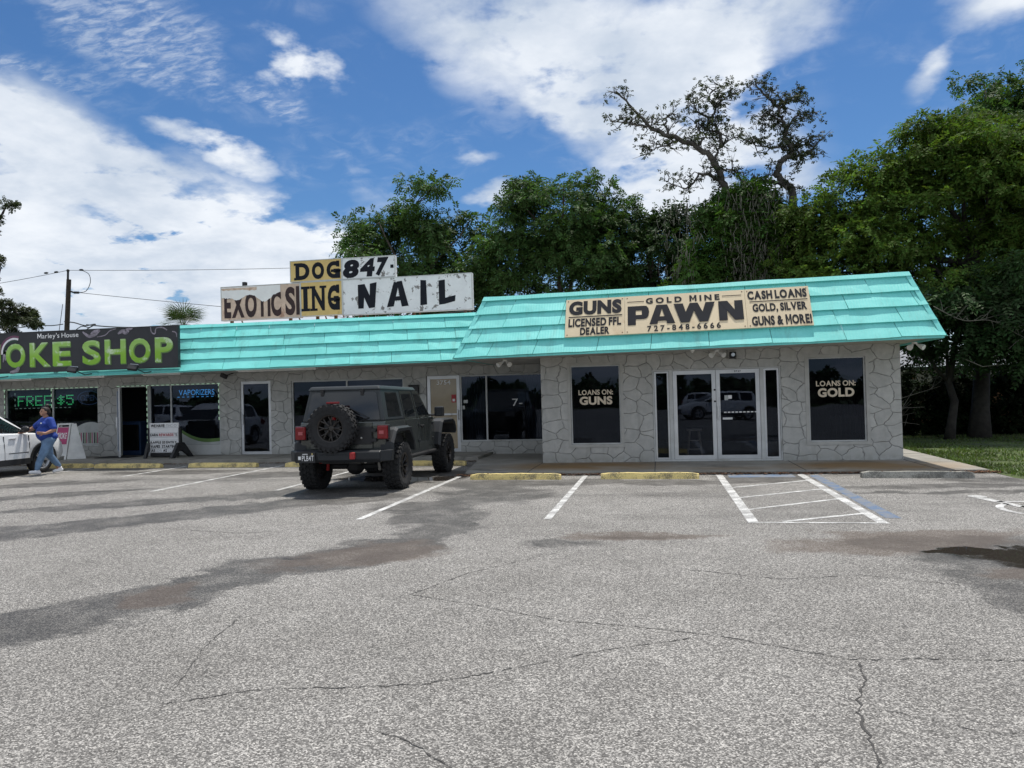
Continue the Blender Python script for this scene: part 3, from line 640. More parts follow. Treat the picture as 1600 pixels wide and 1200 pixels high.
def door(label, x0, x1, z0, z1, y, glass='glass', fw=.075, handle=True, hx=None, m='alu'):
    mb = MB(); frame_boxes(mb, x0+.003, x1-.003, z0+.003, z1-.003, y, fw, .045, bottom=.14 if fw < .08 else fw)
    d = mb.build('door', m, mall); d['label'] = label
    b = .14 if fw < .08 else fw
    MB().face([(x0+fw, y+.022, z0+b), (x1-fw, y+.022, z0+b), (x1-fw, y+.022, z1-fw), (x0+fw, y+.022, z1-fw)]); mb = MB()
    mb.face([(x0+fw, y+.022, z0+b), (x1-fw, y+.022, z0+b), (x1-fw, y+.022, z1-fw), (x0+fw, y+.022, z1-fw)]); mb.build('pane', glass, d, recalc=False)
    if handle:
        hx = hx if hx is not None else x1-.05
        mb = MB(); mb.b2((hx-.02, y-.055, z0+.88), (hx+.02, y-.03, z0+1.18), bev=.008); mb.b2((hx-.015, y-.035, z0+.92), (hx+.015, y, z0+.95)); mb.b2((hx-.015, y-.035, z0+1.11), (hx+.015, y, z0+1.14)); mb.build('handle', m, d)
    return d
# pawn shop windows have a wide raised stucco surround
def surround(x0, x1, z0, z1, y, w=.10):
    mb = MB(); frame_boxes(mb, x0-w, x1+w, z0-w, z1+w, y-.018, w-.003, .03); return mb
for (a, b, c, d) in (PO[0], PO[2]): surround(a, b, c, d, YP, .07).build('window_surround', 'stucco', mall)
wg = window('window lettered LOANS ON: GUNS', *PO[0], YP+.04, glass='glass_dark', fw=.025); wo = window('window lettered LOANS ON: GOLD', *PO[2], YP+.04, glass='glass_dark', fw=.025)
lettering('window_lettering', wg, 'cream_letter', [('LOANS ON:', -1.85, -1.05, 1.615, 1.735, .028), ('GUNS', -1.83, -1.07, 1.385, 1.58, .045)], (0, YP+.07, 0))
lettering('window_lettering', wo, 'cream_letter', [('LOANS ON:', 3.40, 4.22, 1.675, 1.795, .028), ('GOLD', 3.43, 4.19, 1.435, 1.635, .045)], (0, YP+.07, 0))
# entrance of the pawn shop
mb = MB(); y = YP+.03
mb.b2((-.147, y, .06), (-.113, y+.09, 2.147)); mb.b2((2.623, y, .06), (2.657, y+.09, 2.147)); mb.b2((-.113, y, 2.115), (2.623, y+.09, 2.147)); mb.b2((-.113, y, .06), (2.623, y+.09, .10))
mb.b2((.225, y-.01, .10), (.305, y+.09, 2.115)); mb.b2((2.21, y-.01, .10), (2.29, y+.09, 2.115))
mb.build('entrance_frame', 'trim', mall)
window('narrow sidelight left of the pawn shop doors', -.11, .222, .10, 2.112, y+.02, m='alu'); window('narrow sidelight right of the pawn shop doors', 2.292, 2.62, .10, 2.112, y+.02, m='alu')
dl = door('left leaf of the pawn shop double door', .308, 1.255, .102, 2.112, y+.015, fw=.085, handle=False); dr = door('right leaf of the pawn shop double door', 1.258, 2.207, .102, 2.112, y+.015, fw=.085, hx=1.30)
lettering('door_number', dr, 'black', [('3737', 1.66, 1.81, 2.045, 2.085, .02)], (0, y+.015, 0), lift=.004)
mb = MB(); mb.b2((1.20, y-.005, 1.02), (1.235, y+.014, 1.34)); mb.build('lock_plate', 'alu', dl); MB().b2((1.39, y+.02, .985), (1.60, y+.03, 1.03)).build('mail_slot', 'alu', dr)
for z in (1.66, 1.40): MB().cyl((1.228, y-.004, z), (1.228, y+.013, z), .022, seg=12).build('lock_cylinder', 'black', dl)
MB().b2((1.44, y+.030, 1.42), (1.519, y+.034, 1.53)).build('sticker', 'decal_white', dr); MB().b2((1.52, y+.030, 1.45), (1.60, y+.033, 1.53)).build('sticker', 'letter_white', dr)
mb = MB()
for k in range(9): mb.b2((1.42+k*.083, y+.032, 1.135), (1.42+k*.083+.055, y+.034, 1.16))
mb.build('dashed_tape', 'letter_white', dr)
# set-back shops
wa = window('smoke shop window with green bulbs round it', *LO[0], YL+.04, mull=(-18.5,))
mb = MB(); y = YL+.03                                # smoke shop doorway and side window
mb.b2((-16.197, y, .125), (-16.14, y+.08, 2.257)); mb.b2((-15.21, y, .125), (-15.15, y+.08, 2.257)); mb.b2((-16.14, y, 2.20), (-15.21, y+.08, 2.257))
mb.build('door_frame', 'trim', mall)
wc = window('smoke shop window beside the open doorway', -15.148, -12.782, .125, 2.258, YL+.04, mull=(-14.42,))
mb = MB(); mb.b2((-15.14, YL+.015, .13), (-12.79, YL+.12, .43)); mb.build('window_sill_panel', 'trim', mall)
# the open door leaf, turned out towards the lot
mb = MB(); h = Vector((-16.17, 20.70, 0)); dv = Vector((.655, -.755, 0)); nv = Vector((.755, .655, 0))
def leaf(u0, u1, z0, z1, th=.04):
    a = h+dv*u0; b = h+dv*u1; p = [a-nv*th/2, b-nv*th/2, b+nv*th/2, a+nv*th/2]
    mb.prism([(q.x, q.y) for q in p], lambda u, v, w: (u, v, w), z0, z1)
for q in ((0, .08, .14, 2.17), (.82, .90, .14, 2.17), (.08, .82, 2.09, 2.17), (.08, .82, .14, .30)): leaf(*q)
od = mb.build('door', 'alu', mall); od['label'] = 'smoke shop door standing open'
mb = MB(); leaf(.08, .82, .30, 2.09, .008); mb.build('pane', 'glass', od)
mb = MB(); hp = h+dv*.85-nv*.06; mb.b2((hp.x-.03, hp.y-.02, 1.0), (hp.x+.02, hp.y+.02, 1.32), bev=.008); mb.build('handle', 'alu', od)
dd = door('brown glass door between the smoke shop and the wide window', *LO[2], YL+.03, glass='glass', fw=.08, hx=-12.06)
we = window('wide dark window behind the off-roader', *LO[3], YL+.04, mull=(-8.8,), glass='glass_dark')
df = door('door 3754 papered over in tan', -6.40, -5.455, .125, 2.255, YL+.03, glass='paper_tan', fw=.09, hx=-5.52)
lettering('door_number', df, 'letter_white', [('3754', -6.12, -5.72, 2.005, 2.125, .012)], (0, YL+.052, 0), lift=.006)
mb = MB(); mb.b2((-6.30, YL+.0, 1.155), (-5.55, YL+.03, 1.195)); mb.b2((-5.95, YL-.03, 1.15), (-5.70, YL+.0, 1.20)); mb.build('push_bar', 'alu', df)
mb = MB(); mb.b2((-5.70, YL+.040, 1.50), (-5.57, YL+.049, 1.72)); mb.build('sticker', 'red_box', df)
mb = MB(); mb.b2((-5.67, YL+.034, 1.53), (-5.60, YL+.0395, 1.60)); mb.build('sticker', 'letter_white', df)
w7 = window('curtained window beside door 3754', -5.45, -2.745, .40, 2.255, YL+.04, mull=(-4.70,), glass='glass')
lettering('window_lettering', w7, 'letter_white', [('7-', -3.98, -3.70, 1.36, 1.56, .0)], (0, YL+.07, 0))
MB().b2((-5.36, YL+.06, 1.47), (-5.24, YL+.064, 1.56)).build('sticker', 'decal_white', w7); MB().b2((-5.40, YL+.06, 1.30), (-5.33, YL+.064, 1.40)).build('sticker', 'decal_white', w7)
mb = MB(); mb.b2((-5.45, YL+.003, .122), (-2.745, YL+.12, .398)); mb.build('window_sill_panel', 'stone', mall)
# vinyl curves along the bottom of the smoke shop windows
def vinyl(par, name, material, f_lo, f_hi, x0, x1, y, k=20):
    mb = MB()
    for i in range(k):
        a, b = x0+(x1-x0)*i/k, x0+(x1-x0)*(i+1)/k
        mb.face([(a, y, f_lo(a)), (b, y, f_lo(b)), (b, y, f_hi(b)), (a, y, f_hi(a))])
    mb.build(name, material, par, recalc=False)
arcC = lambda x: .55+.62*((x+13.25)/1.25)**2*(1 if x < -13.25 else .35)
vinyl(wc, 'white_vinyl', 'decal_white', lambda x: .435, lambda x: max(.44, min(1.2, arcC(x)-.05)), -14.39, -12.83, YL+.068)
vinyl(wc, 'green_vinyl', 'decal_green', lambda x: min(1.2, arcC(x)-.05), lambda x: min(1.28, arcC(x)+.05), -14.39, -12.83, YL+.067)
arcA = lambda x: .55+.62*max(0, 1-((x+17.2)/1.0)**2)
vinyl(wa, 'white_vinyl', 'decal_white', lambda x: .465, lambda x: max(.47, arcA(x)), -18.2, -16.93, YL+.068)
for j, (nm_, mt) in enumerate((('striped_vinyl', 'ink'), ('striped_vinyl', 'decal_green'), ('striped_vinyl', 'magenta'))):
    mb = MB()
    for k in range(5): mb.face([(-17.85+k*.19+j*.055, YL+.066, .52), (-17.82+k*.19+j*.055, YL+.066, .52), (-17.82+k*.19+j*.055, YL+.066, .85), (-17.85+k*.19+j*.055, YL+.066, .85)])
    mb.build(nm_, mt, wa, recalc=False)
# interior blinds
for x0, x1 in ((-1.99, -.92), (3.27, 4.37)):
    x = x0; mb = MB()
    while x < x1: mb.b2((x, YP+.38, .15), (x+.075, YP+.39, 2.4)); x += .1
    mb.build('vertical_blind', 'slat', mall)
ct = thing('curtain', 'dark teal curtains hanging inside the window lettered 7-', 'curtain', (-4, 21.15, .3))
for a, b in ((-5.4, -4.75), (-3.65, -2.8)):
    mb = MB(); k = 44; prev = None
    for i in range(k+1):
        x = a+(b-a)*i/k; yy = 21.12+.045*math.sin(i*1.15)+.02*math.sin(i*.37)
        r = [mb.bm.verts.new((x, yy, .35)), mb.bm.verts.new((x, yy, 2.3))]
        if prev: mb.bm.faces.new((prev[0], r[0], r[1], prev[1]))
        prev = r
    mb.build('curtain_panel', 'curtain', ct, smooth=True)
# ================================================================ signs
def board(name, label, x0, x1, z0, z1, y, depth, material, group=None, edge='trim'):
    s = thing(name, label, 'sign', ((x0+x1)/2, y, z0), group)
    MB().b2((x0, y, z0), (x1, y+depth, z1)).build('sign_panel', material, s)
    mb = MB(); w = .022
    frame_boxes(mb, x0-.004, x1+.004, z0-.004, z1+.004, y-.012, w, .03); mb.build('sign_frame', edge, s)
    return s
# pawn shop sign, three panels lying on the mansard slope
UP = (Vector((0, 17.2, 3.9))-Vector((0, 16.4, 2.55))).normalized()
def slope_board(label, x0, x1, v0, v1):
    tilt = .0103; O = Vector((x0, 16.405, 2.553+tilt*(x0+1.9)))+NP_*.075; U = Vector((1, 0, tilt)).normalized(); N = U.cross(UP)
    s = thing('pawn_sign', label, 'sign', O, 'beige sign panels on the pawn shop roof'); w = x1-x0
    mb = MB(); mb.prism([(0, v0), (w, v0), (w, v1), (0, v1)], lambda u, v, q: O+U*u+UP*v+N*q, -.03, 0); mb.build('sign_panel', 'sign_beige', s)
    mb = MB()
    for uu in (.05, w-.05):
        for vv in (v0+.05, v1-.05): mb.cyl(O+U*uu+UP*vv, O+U*uu+UP*vv+N*.006, .012, seg=8)
    mb.build('screw', 'rust', s); return s, O, U, w
s1, O, U, w = slope_board('beige sign panel reading GUNS LICENSED FFL DEALER', -1.97, -.685, .335, 1.335)
lettering('sign_lettering', s1, 'ink', [('GUNS', .07, 1.22, .90, 1.28, .062), ('LICENSED FFL', .07, 1.21, .585, .805, .045), ('DEALER', .33, .96, .365, .56, .045)], O, U, UP, rects=[rect(.07, 1.23, .835, .862)])
s2, O, U, w = slope_board('wide beige middle sign panel reading GOLD MINE PAWN', -.680, 1.835, .335, 1.335)
lettering('sign_lettering', s2, 'ink', [('G O L D   M I N E', .45, 2.0, 1.10, 1.265, .045), ('7 2 7 - 8 4 8 - 6 6 6 6', .47, 1.98, .37, .52, .03)], O, U, UP, rects=[rect(.05, .41, 1.165, 1.183), rect(2.05, 2.45, 1.185, 1.203)])
def heavy_pawn():
    P_ = [[(0, 0), (.40, 0), (.40, 1), (0, 1)], [(.40, .76), (.80, .76), (.93, .985), (.80, 1), (.40, 1)], [(.40, .30), (.80, .30), (.92, .33), (.80, .52), (.40, .52)], [(.70, .76), (.93, .985), (1.03, .86), (1.06, .66), (1.02, .44), (.92, .33), (.70, .52)]]
    A_ = [[(0, 0), (.38, 0), (.68, 1), (.36, 1)], [(.86, 0), (1.24, 0), (.88, 1), (.56, 1)], [(.25, .16), (1.0, .16), (.92, .38), (.34, .38)]]
    W_ = [[(0, 1), (.40, 1), (.64, 0), (.28, 0)], [(.28, 0), (.64, 0), (1.02, 1), (.70, 1)], [(.72, 1), (1.04, 1), (1.44, 0), (1.08, 0)], [(1.08, 0), (1.44, 0), (1.78, 1), (1.38, 1)]]
    N_ = [[(0, 0), (.38, 0), (.38, 1), (0, 1)], [(.74, 0), (1.12, 0), (1.12, 1), (.74, 1)], [(.04, 1), (.42, 1), (1.08, 0), (.70, 0)]]
    mb = MB(); N = U.cross(UP); k = 0
    for polys, wd, a, b in ((P_, 1.06, 0, .190), (A_, 1.24, .190, .415), (W_, 1.78, .407, .764), (N_, 1.12, .793, 1.0)):
        for p in polys:
            k += 1; mb.face([O+U*(.06+2.40*(a+(b-a)*x/wd))+UP*(.555+.50*y)+N*(.006+.0007*k) for x, y in p])
    mb.build('large_lettering', 'ink', s2, recalc=False)
heavy_pawn()
s3, O, U, w = slope_board('beige sign panel reading CASH LOANS GOLD, SILVER GUNS & MORE!', 1.840, 3.13, .335, 1.335)
lettering('sign_lettering', s3, 'ink', [('CASH LOANS', .05, 1.24, 1.05, 1.28, .05), ('GOLD, SILVER', .13, 1.21, .695, .94, .045), ('GUNS & MORE!', .09, 1.27, .375, .63, .045)], O, U, UP, rects=[rect(.08, 1.24, .985, 1.008)])
# smoke shop sign
ss = board('smoke_shop_sign', 'long black sign with green letters over the smoke shop', -22.0, -12.67, 2.64, 3.78, 18.62, .10, 'sign_black', edge='black')
m_ = bpy.data.materials.new('letter_green'); m_.use_nodes = True; t = NT(m_.node_tree); t.n.clear(); MATS['letter_green'] = m_
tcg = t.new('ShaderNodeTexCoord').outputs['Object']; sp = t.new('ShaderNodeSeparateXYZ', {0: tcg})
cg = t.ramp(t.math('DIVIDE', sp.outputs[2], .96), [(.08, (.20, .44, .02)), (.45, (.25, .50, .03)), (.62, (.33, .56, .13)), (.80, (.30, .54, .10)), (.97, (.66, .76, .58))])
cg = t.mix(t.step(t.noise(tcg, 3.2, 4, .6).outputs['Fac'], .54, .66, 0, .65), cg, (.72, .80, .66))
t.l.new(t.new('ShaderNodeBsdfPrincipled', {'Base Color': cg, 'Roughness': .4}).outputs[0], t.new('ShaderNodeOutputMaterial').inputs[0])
big_l = [('S', -20.15, -19.52), ('M', -19.33, -18.24), ('O', -18.06, -17.43), ('K', -17.28, -16.61), ('E', -16.54, -15.96), ('S', -15.60, -15.03), ('H', -14.90, -14.25), ('O', -14.15, -13.50), ('P', -13.36, -12.82)]
L_ = [(ch, a, b, 2.80, 3.47, .03) for ch, a, b in big_l]
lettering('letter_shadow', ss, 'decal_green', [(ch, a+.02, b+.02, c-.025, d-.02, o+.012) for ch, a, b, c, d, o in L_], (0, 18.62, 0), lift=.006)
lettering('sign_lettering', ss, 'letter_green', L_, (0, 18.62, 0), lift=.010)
lettering('small_lettering', ss, 'letter_white', [("Marley's House", -17.02, -15.71, 3.54, 3.72, .006)], (0, 18.62, 0), lift=.010)
def swirl(pts, w, material='smoke_print'):
    pts = [(x+.27, z-.045) for x, z in pts]; mb = MB(); n = len(pts)
    for i in range(n-1):
        a, b = Vector(pts[i]), Vector(pts[i+1]); d = (b-a).normalized(); q = Vector((-d.y, d.x))
        wa, wb = w[i], w[i+1]
        mb.face([(a.x-q.x*wa, 18.612, a.y-q.y*wa), (b.x-q.x*wb, 18.612, b.y-q.y*wb), (b.x+q.x*wb, 18.612, b.y+q.y*wb), (a.x+q.x*wa, 18.612, a.y+q.y*wa)])
    mb.build('printed_smoke', material, ss, recalc=False)
mat('smoke_print', (.26, .23, .27), .5, var=.45, vscale=5); mat('arc_purple', (.16, .05, .10), .5); mat('arc_green', (.02, .05, .035), .5)
def smooth_curve(cs, k=10):
    out = []
    for i in range(len(cs)-1):
        p0, p1, p2, p3 = cs[max(i-1, 0)], cs[i], cs[i+1], cs[min(i+2, len(cs)-1)]
        for j in range(k):
            q = j/k
            out.append(tuple(.5*((2*b)+(-a+c)*q+(2*a-5*b+4*c-d)*q*q+(-a+3*b-3*c+d)*q**3) for a, b, c, d in zip(p0, p1, p2, p3)))
    out.append(cs[-1]); return out
c1 = smooth_curve([(-15.85, 3.76), (-15.65, 3.63), (-15.42, 3.68), (-15.32, 3.78), (-15.5, 3.74), (-15.6, 3.69)]); swirl(c1, [.015+.03*abs(math.sin(i*.13)) for i in range(len(c1))])
c1 = smooth_curve([(-15.4, 3.60), (-15.15, 3.64), (-15.0, 3.75), (-14.8, 3.80)]); swirl(c1, [.012]*len(c1))
c1 = smooth_curve([(-14.75, 3.66), (-14.62, 3.72), (-14.5, 3.70), (-14.42, 3.78), (-14.3, 3.80)]); swirl(c1, [.02+.05*math.sin(math.pi*i/len(c1)) for i in range(len(c1))])
c1 = smooth_curve([(-13.75, 3.80), (-13.72, 3.66), (-13.62, 3.62), (-13.58, 3.76), (-13.4, 3.78), (-13.25, 3.70)]); swirl(c1, [.018]*len(c1))
c1 = smooth_curve([(-13.1, 3.66), (-12.99, 3.62), (-12.96, 3.5)]); swirl(c1, [.014]*len(c1))
c1 = smooth_curve([(-18.42, 3.0), (-18.38, 3.2), (-18.33, 3.32), (-18.3, 3.2), (-18.35, 3.05)]); swirl(c1, [.01+.045*math.sin(math.pi*i/len(c1)) for i in range(len(c1))], 'smoke_print')
c1 = smooth_curve([(-18.2, 2.70), (-18.0, 2.74), (-17.9, 2.85)]); swirl(c1, [.03+.03*math.sin(math.pi*i/len(c1)) for i in range(len(c1))])
for r_, mt in ((.46, 'arc_purple'), (.40, 'letter_white'), (.34, 'arc_green')):
    c1 = [(-18.05+r_*1.0*math.cos(R(a)), 3.26+r_*.98*math.sin(R(a))) for a in range(70, 186, 5)]; swirl(c1, [.032]*len(c1), mt)
mb = MB()
for x in (-21.5, -19, -16.5, -14): mb.b2((x-.03, 18.72, 2.75), (x+.03, 19.1, 2.81)); mb.b2((x-.03, 18.72, 3.6), (x+.03, 19.4, 3.66))
mb.build('bracket', 'black', ss)

# rooftop signs
GR = 'weathered sign panels standing on the roof'
a = board('rooftop_sign', 'pinkish torn rooftop sign reading EXOTIC S', -13.44, -10.76, 4.22, 5.29, 22.0, .16, 'sign_wood', GR)
lettering('sign_lettering', a, 'maroon', [('EXOTIC', -13.33, -11.40, 4.29, 5.10, .05), ('S', -11.26, -10.93, 4.30, 5.18, .04)], (0, 22.0, 0), rects=[rect(-10.90, -10.79, 4.31, 5.19)])
mb = MB(); rg = random.Random(5); k = 46; prof = []
for i in range(k+1):
    f = i/k; prof.append((-13.415+f*2.0, 4.93-.02*math.sin(f*9)+.06*math.sin(f*14+1)*(1 if .2 < f < .9 else .3)-.10*math.exp(-((f-.72)/.13)**2)+.16*max(0, f-.82)*4+rg.gauss(0, .008)))
for p, q in zip(prof, prof[1:]): mb.face([(p[0], 21.991, p[1]), (q[0], 21.991, q[1]), (q[0], 21.991, 5.262), (p[0], 21.991, 5.262)])
mb.build('peeling_paper', 'sign_paper', a, recalc=False)
mb = MB(); pr = [(-13.41+i*.08, 5.19-.03*abs(math.sin(i*1.7))-(.03 if i > 10 else 0)) for i in range(16)]
for p, q in zip(pr, pr[1:]): mb.face([(p[0], 21.988, p[1]), (q[0], 21.988, q[1]), (q[0], 21.988, 5.235), (p[0], 21.988, 5.235)])
mb.build('torn_strip', 'sign_wood', a, recalc=False)
MB().b2((-12.72, 22.02, 5.30), (-12.60, 22.14, 5.42), bev=.01).build('bolt_cap', 'black', a)
def slabs(lst): return [rect(*q) for q in lst]
b = board('rooftop_sign', 'upper yellow rooftop sign reading DOG', -11.08, -9.385, 5.315, 5.97, 22.0, .16, 'sign_yellow', GR)
lettering('sign_lettering', b, 'ink', [('D', -10.90, -10.44, 5.37, 5.89, .05), ('O', -10.36, -9.96, 5.37, 5.89, .055), ('G', -9.88, -9.46, 5.37, 5.89, .05)], (0, 22.0, 0), rects=slabs([(-10.95, -10.72, 5.37, 5.44), (-10.95, -10.72, 5.82, 5.89), (-9.74, -9.42, 5.56, 5.64), (-9.60, -9.44, 5.37, 5.60), (-9.56, -9.46, 5.72, 5.90)]))
c = board('rooftop_sign', 'upper white rooftop sign reading 847-', -9.375, -7.68, 5.315, 5.96, 22.0, .16, 'sign_white', GR)
lettering('sign_lettering', c, 'ink', [('8', -9.35, -8.82, 5.345, 5.90, .06, .12), ('4', -8.80, -8.32, 5.36, 5.91, .06, .12), ('7', -8.30, -7.88, 5.36, 5.92, .06, .22)], (0, 22.0, 0), rects=[rect(-7.83, -7.73, 5.58, 5.68)])
d = board('rooftop_sign', 'lower yellow rooftop sign reading ING', -10.75, -9.385, 4.24, 5.30, 22.0, .16, 'sign_yellow', GR)
lettering('sign_lettering', d, 'ink', [('I', -10.66, -10.52, 4.40, 5.16, .04), ('N', -10.38, -9.96, 4.40, 5.16, .035), ('G', -9.86, -9.50, 4.40, 5.16, .05)], (0, 22.0, 0), rects=slabs([(-10.73, -10.45, 4.40, 4.48), (-10.73, -10.45, 5.08, 5.16), (-10.44, -10.20, 4.40, 4.47), (-10.44, -10.26, 5.09, 5.16), (-10.12, -9.90, 5.09, 5.16), (-9.76, -9.46, 4.68, 4.78), (-9.60, -9.47, 4.40, 4.72), (-9.58, -9.48, 4.92, 5.17)]))
e = board('rooftop_sign', 'rust-flecked wide white rooftop sign reading NAIL', -9.375, -5.32, 4.22, 5.30, 22.0, .16, 'sign_white', GR)
def poly_letters(name, par, lst, y):
    mb = MB()
    for polys in lst:
        for i, p in enumerate(polys): mb.face([(x, y-.006-.0012*i, z) for x, z in p])
    mb.build(name, 'ink', par, recalc=False)
def LN(x, z, s): return [[(x, z), (x+.20*s, z), (x+.26*s, z+.86*s), (x+.0*s, z+.84*s)], [(x+.02*s, z+.84*s), (x+.25*s, z+.86*s), (x+.62*s, z+.02*s), (x+.40*s, z)], [(x+.42*s, z+.0), (x+.62*s, z+.02*s), (x+.70*s, z+.90*s), (x+.45*s, z+.86*s)]]
def LA(x, z, s): return [[(x-.02*s, z), (x+.22*s, z+.02*s), (x+.42*s, z+.80*s), (x+.24*s, z+.84*s)], [(x+.50*s, z), (x+.74*s, z+.02*s), (x+.52*s, z+.86*s), (x+.34*s, z+.84*s)], [(x+.16*s, z+.20*s), (x+.58*s, z+.22*s), (x+.56*s, z+.36*s), (x+.20*s, z+.34*s)]]
def LI(x, z, s): return [[(x, z), (x+.24*s, z+.02*s), (x+.22*s, z+.84*s), (x+.02*s, z+.86*s)]]
def LL(x, z, s): return [[(x, z), (x+.22*s, z+.02*s), (x+.22*s, z+.84*s), (x+.0*s, z+.82*s)], [(x+.2*s, z+.02*s), (x+.56*s, z+.10*s), (x+.58*s, z+.30*s), (x+.2*s, z+.22*s)]]
poly_letters('sign_lettering', e, [LN(-8.88, 4.40, .86), LA(-7.95, 4.40, .90), LI(-6.92, 4.41, .88), LL(-6.34, 4.40, .88)], 22.0)
for par, xs in ((a, (-13.2, -11.2)), (d, (-10.3, -9.7)), (e, (-8.9, -7.2, -5.6))):
    mb = MB()
    for x in xs:
        mb.b2((x-.04, 22.17, 3.66), (x+.04, 22.25, 5.2)); mb.tube([(x, 22.22, 5.0), (x, 23.3, 3.68)], .025, 6); mb.b2((x-.04, 22.0, 4.05), (x+.04, 22.17, 4.10))
    mb.build('post', 'rust', par)
for par, xs in ((b, (-10.9, -9.6)), (c, (-9.2, -7.9))):
    mb = MB()
    for x in xs: mb.b2((x-.03, 22.165, 4.5), (x+.03, 22.225, 5.9))
    mb.build('post', 'rust', par)
fl = thing('roof_flashing', 'loose white metal scrap lying on the roof under the NAIL sign', 'scrap', (-9.3, 21.9, 3.7))
mb = MB(); mb.face([(-9.62, 21.6, 3.75), (-9.28, 21.6, 3.80), (-9.20, 21.9, 4.18), (-9.45, 21.9, 4.10)]); mb.build('metal_sheet', 'sign_white', fl)
rc = thing('roof_cable', 'thin cable slung along the roof edge below the NAIL sign', 'cable', (-7, 21.5, 4))
pts = smooth_curve([(-9.2, 21.6, 3.86), (-8.2, 21.5, 4.05), (-7.4, 21.5, 3.98), (-6.3, 21.6, 4.08), (-5.2, 21.7, 4.16)]); MB().tube(pts, .012, 6).build('cable', 'wire', rc)

# ================================================================ small fittings
FG = 'fluorescent fixtures under the long eave'
for x0, x1, lb in ((-19.9, -17.75, 'white fluorescent fixture under the eave at the left end of the smoke shop'), (-16.6, -15.36, 'white fluorescent fixture under the eave above the smoke shop doorway'), (-14.2, -12.98, 'white fluorescent fixture under the eave above the smoke shop side window'), (-11.3, -8.96, 'longest white fluorescent fixture, above the brown glass door')):
    f = thing('fluorescent_fixture', lb, 'light fixture', ((x0+x1)/2, 19.2, 2.45), FG); z = 2.492+(x0+24)*.0035
    mb = MB(); mb.b2((x0, 19.14, z-.03), (x1, 19.28, z+.008), bev=.008); mb.build('housing', 'fixture', f)
    mb = MB(); mb.cyl((x0+.04, 19.21, z-.045), (x1-.04, 19.21, z-.045), .014, seg=8); mb.build('tube', 'fixture', f)
FL = 'black floodlights aimed up at the smoke shop sign'
for x, lb in ((-18.35, 'black floodlight below the O of SMOKE'), (-15.62, 'black floodlight below the first S of SHOP'), (-13.78, 'black floodlight below the P of SHOP')):
    f = thing('floodlight', lb, 'floodlight', (x, 18.5, 2.6), FL)
    rot = Matrix.Rotation(R(-38), 3, 'X') @ Matrix.Rotation(R(12), 3, 'Z')
    MB().box((x, 18.26, 2.66), (.26, .09, .17), rot, bev=.015).build('lamp_head', 'black', f)
    MB().box((x, 18.29, 2.70), (.22, .012, .13), rot).build('lens', 'lamp_clear', f)
    mb = MB(); mb.tube([(x+.10, 18.30, 2.62), (x+.18, 18.5, 2.52), (x+.28, 18.70, 2.56)], .014, 6); mb.build('arm', 'black', f)
wl = thing('wall_floodlight', 'small black floodlight fixed under the eave beside the smoke shop window', 'floodlight', (-12.3, 20.6, 2.45))
MB().box((-12.45, 20.45, 2.44), (.20, .1, .12), Matrix.Rotation(R(25), 3, 'Y'), bev=.01).build('lamp_head', 'black', wl); mb = MB(); mb.tube([(-12.38, 20.5, 2.46), (-12.3, 20.70, 2.52)], .015, 6); mb.build('arm', 'black', wl)
SP = 'twin spot lamps under the pawn shop eave'
for x, y, z, lb in ((-3.52, 17.6, 2.47, 'white twin spot lamp under the overhang left of the pawn shop'), (1.28, 17.55, 2.52, 'white twin spot lamp under the eave above the pawn shop doors'), (5.34, 17.6, 2.54, 'white twin spot lamp at the right end of the pawn shop eave')):
    f = thing('spot_lamp', lb, 'spot lamp', (x, y, z), SP)
    MB().cyl((x, y, z-.02), (x, y, z+.02), .055, seg=14).build('base', 'fixture', f)
    for s in (-1, 1):
        a = Vector((x+s*.03, y, z-.02)); b_ = Vector((x+s*.12, y-.10, z-.09)); dd_ = (b_-a).normalized()
        mb = MB(); mb.tube([a, a.lerp(b_, .35), b_, b_+dd_*.035], [.012, .03, .058, .06], 12); mb.build('lamp_head', 'fixture', f)
ci = thing('eave_light', 'small white cone light under the eave left of the twin spot lamp', 'light', (.74, 17.3, 2.54))
MB().lathe([(.0, .02), (.05, .02), (.045, -.02), (.012, -.06), (0, -.062)], Matrix.Translation((.74, 17.3, 2.54)), 14).build('lamp_shade', 'fixture', ci)
cm = thing('security_camera', 'black box camera fixed above the pawn shop doors', 'camera', (1.63, 17.8, 2.4))
MB().box((1.63, 17.74, 2.43), (.14, .16, .13), bev=.012).build('housing', 'black', cm); MB().cyl((1.63, 17.655, 2.43), (1.63, 17.64, 2.43), .04, seg=14).build('lens', 'lamp_clear', cm); MB().b2((1.56, 17.7, 2.345), (1.70, 17.855, 2.36)).build('bracket', 'black', cm)
mx = thing('mailbox', 'small black wall mailbox beside the papered door 3754', 'mailbox', (-6.75, 20.7, 1.75))
MB().b2((-6.90, 20.64, 1.72), (-6.62, 20.745, 2.0), bev=.012).build('box', 'black', mx); MB().b2((-6.91, 20.62, 2.0), (-6.61, 20.748, 2.02), bev=.005).build('lid', 'black_gloss', mx)

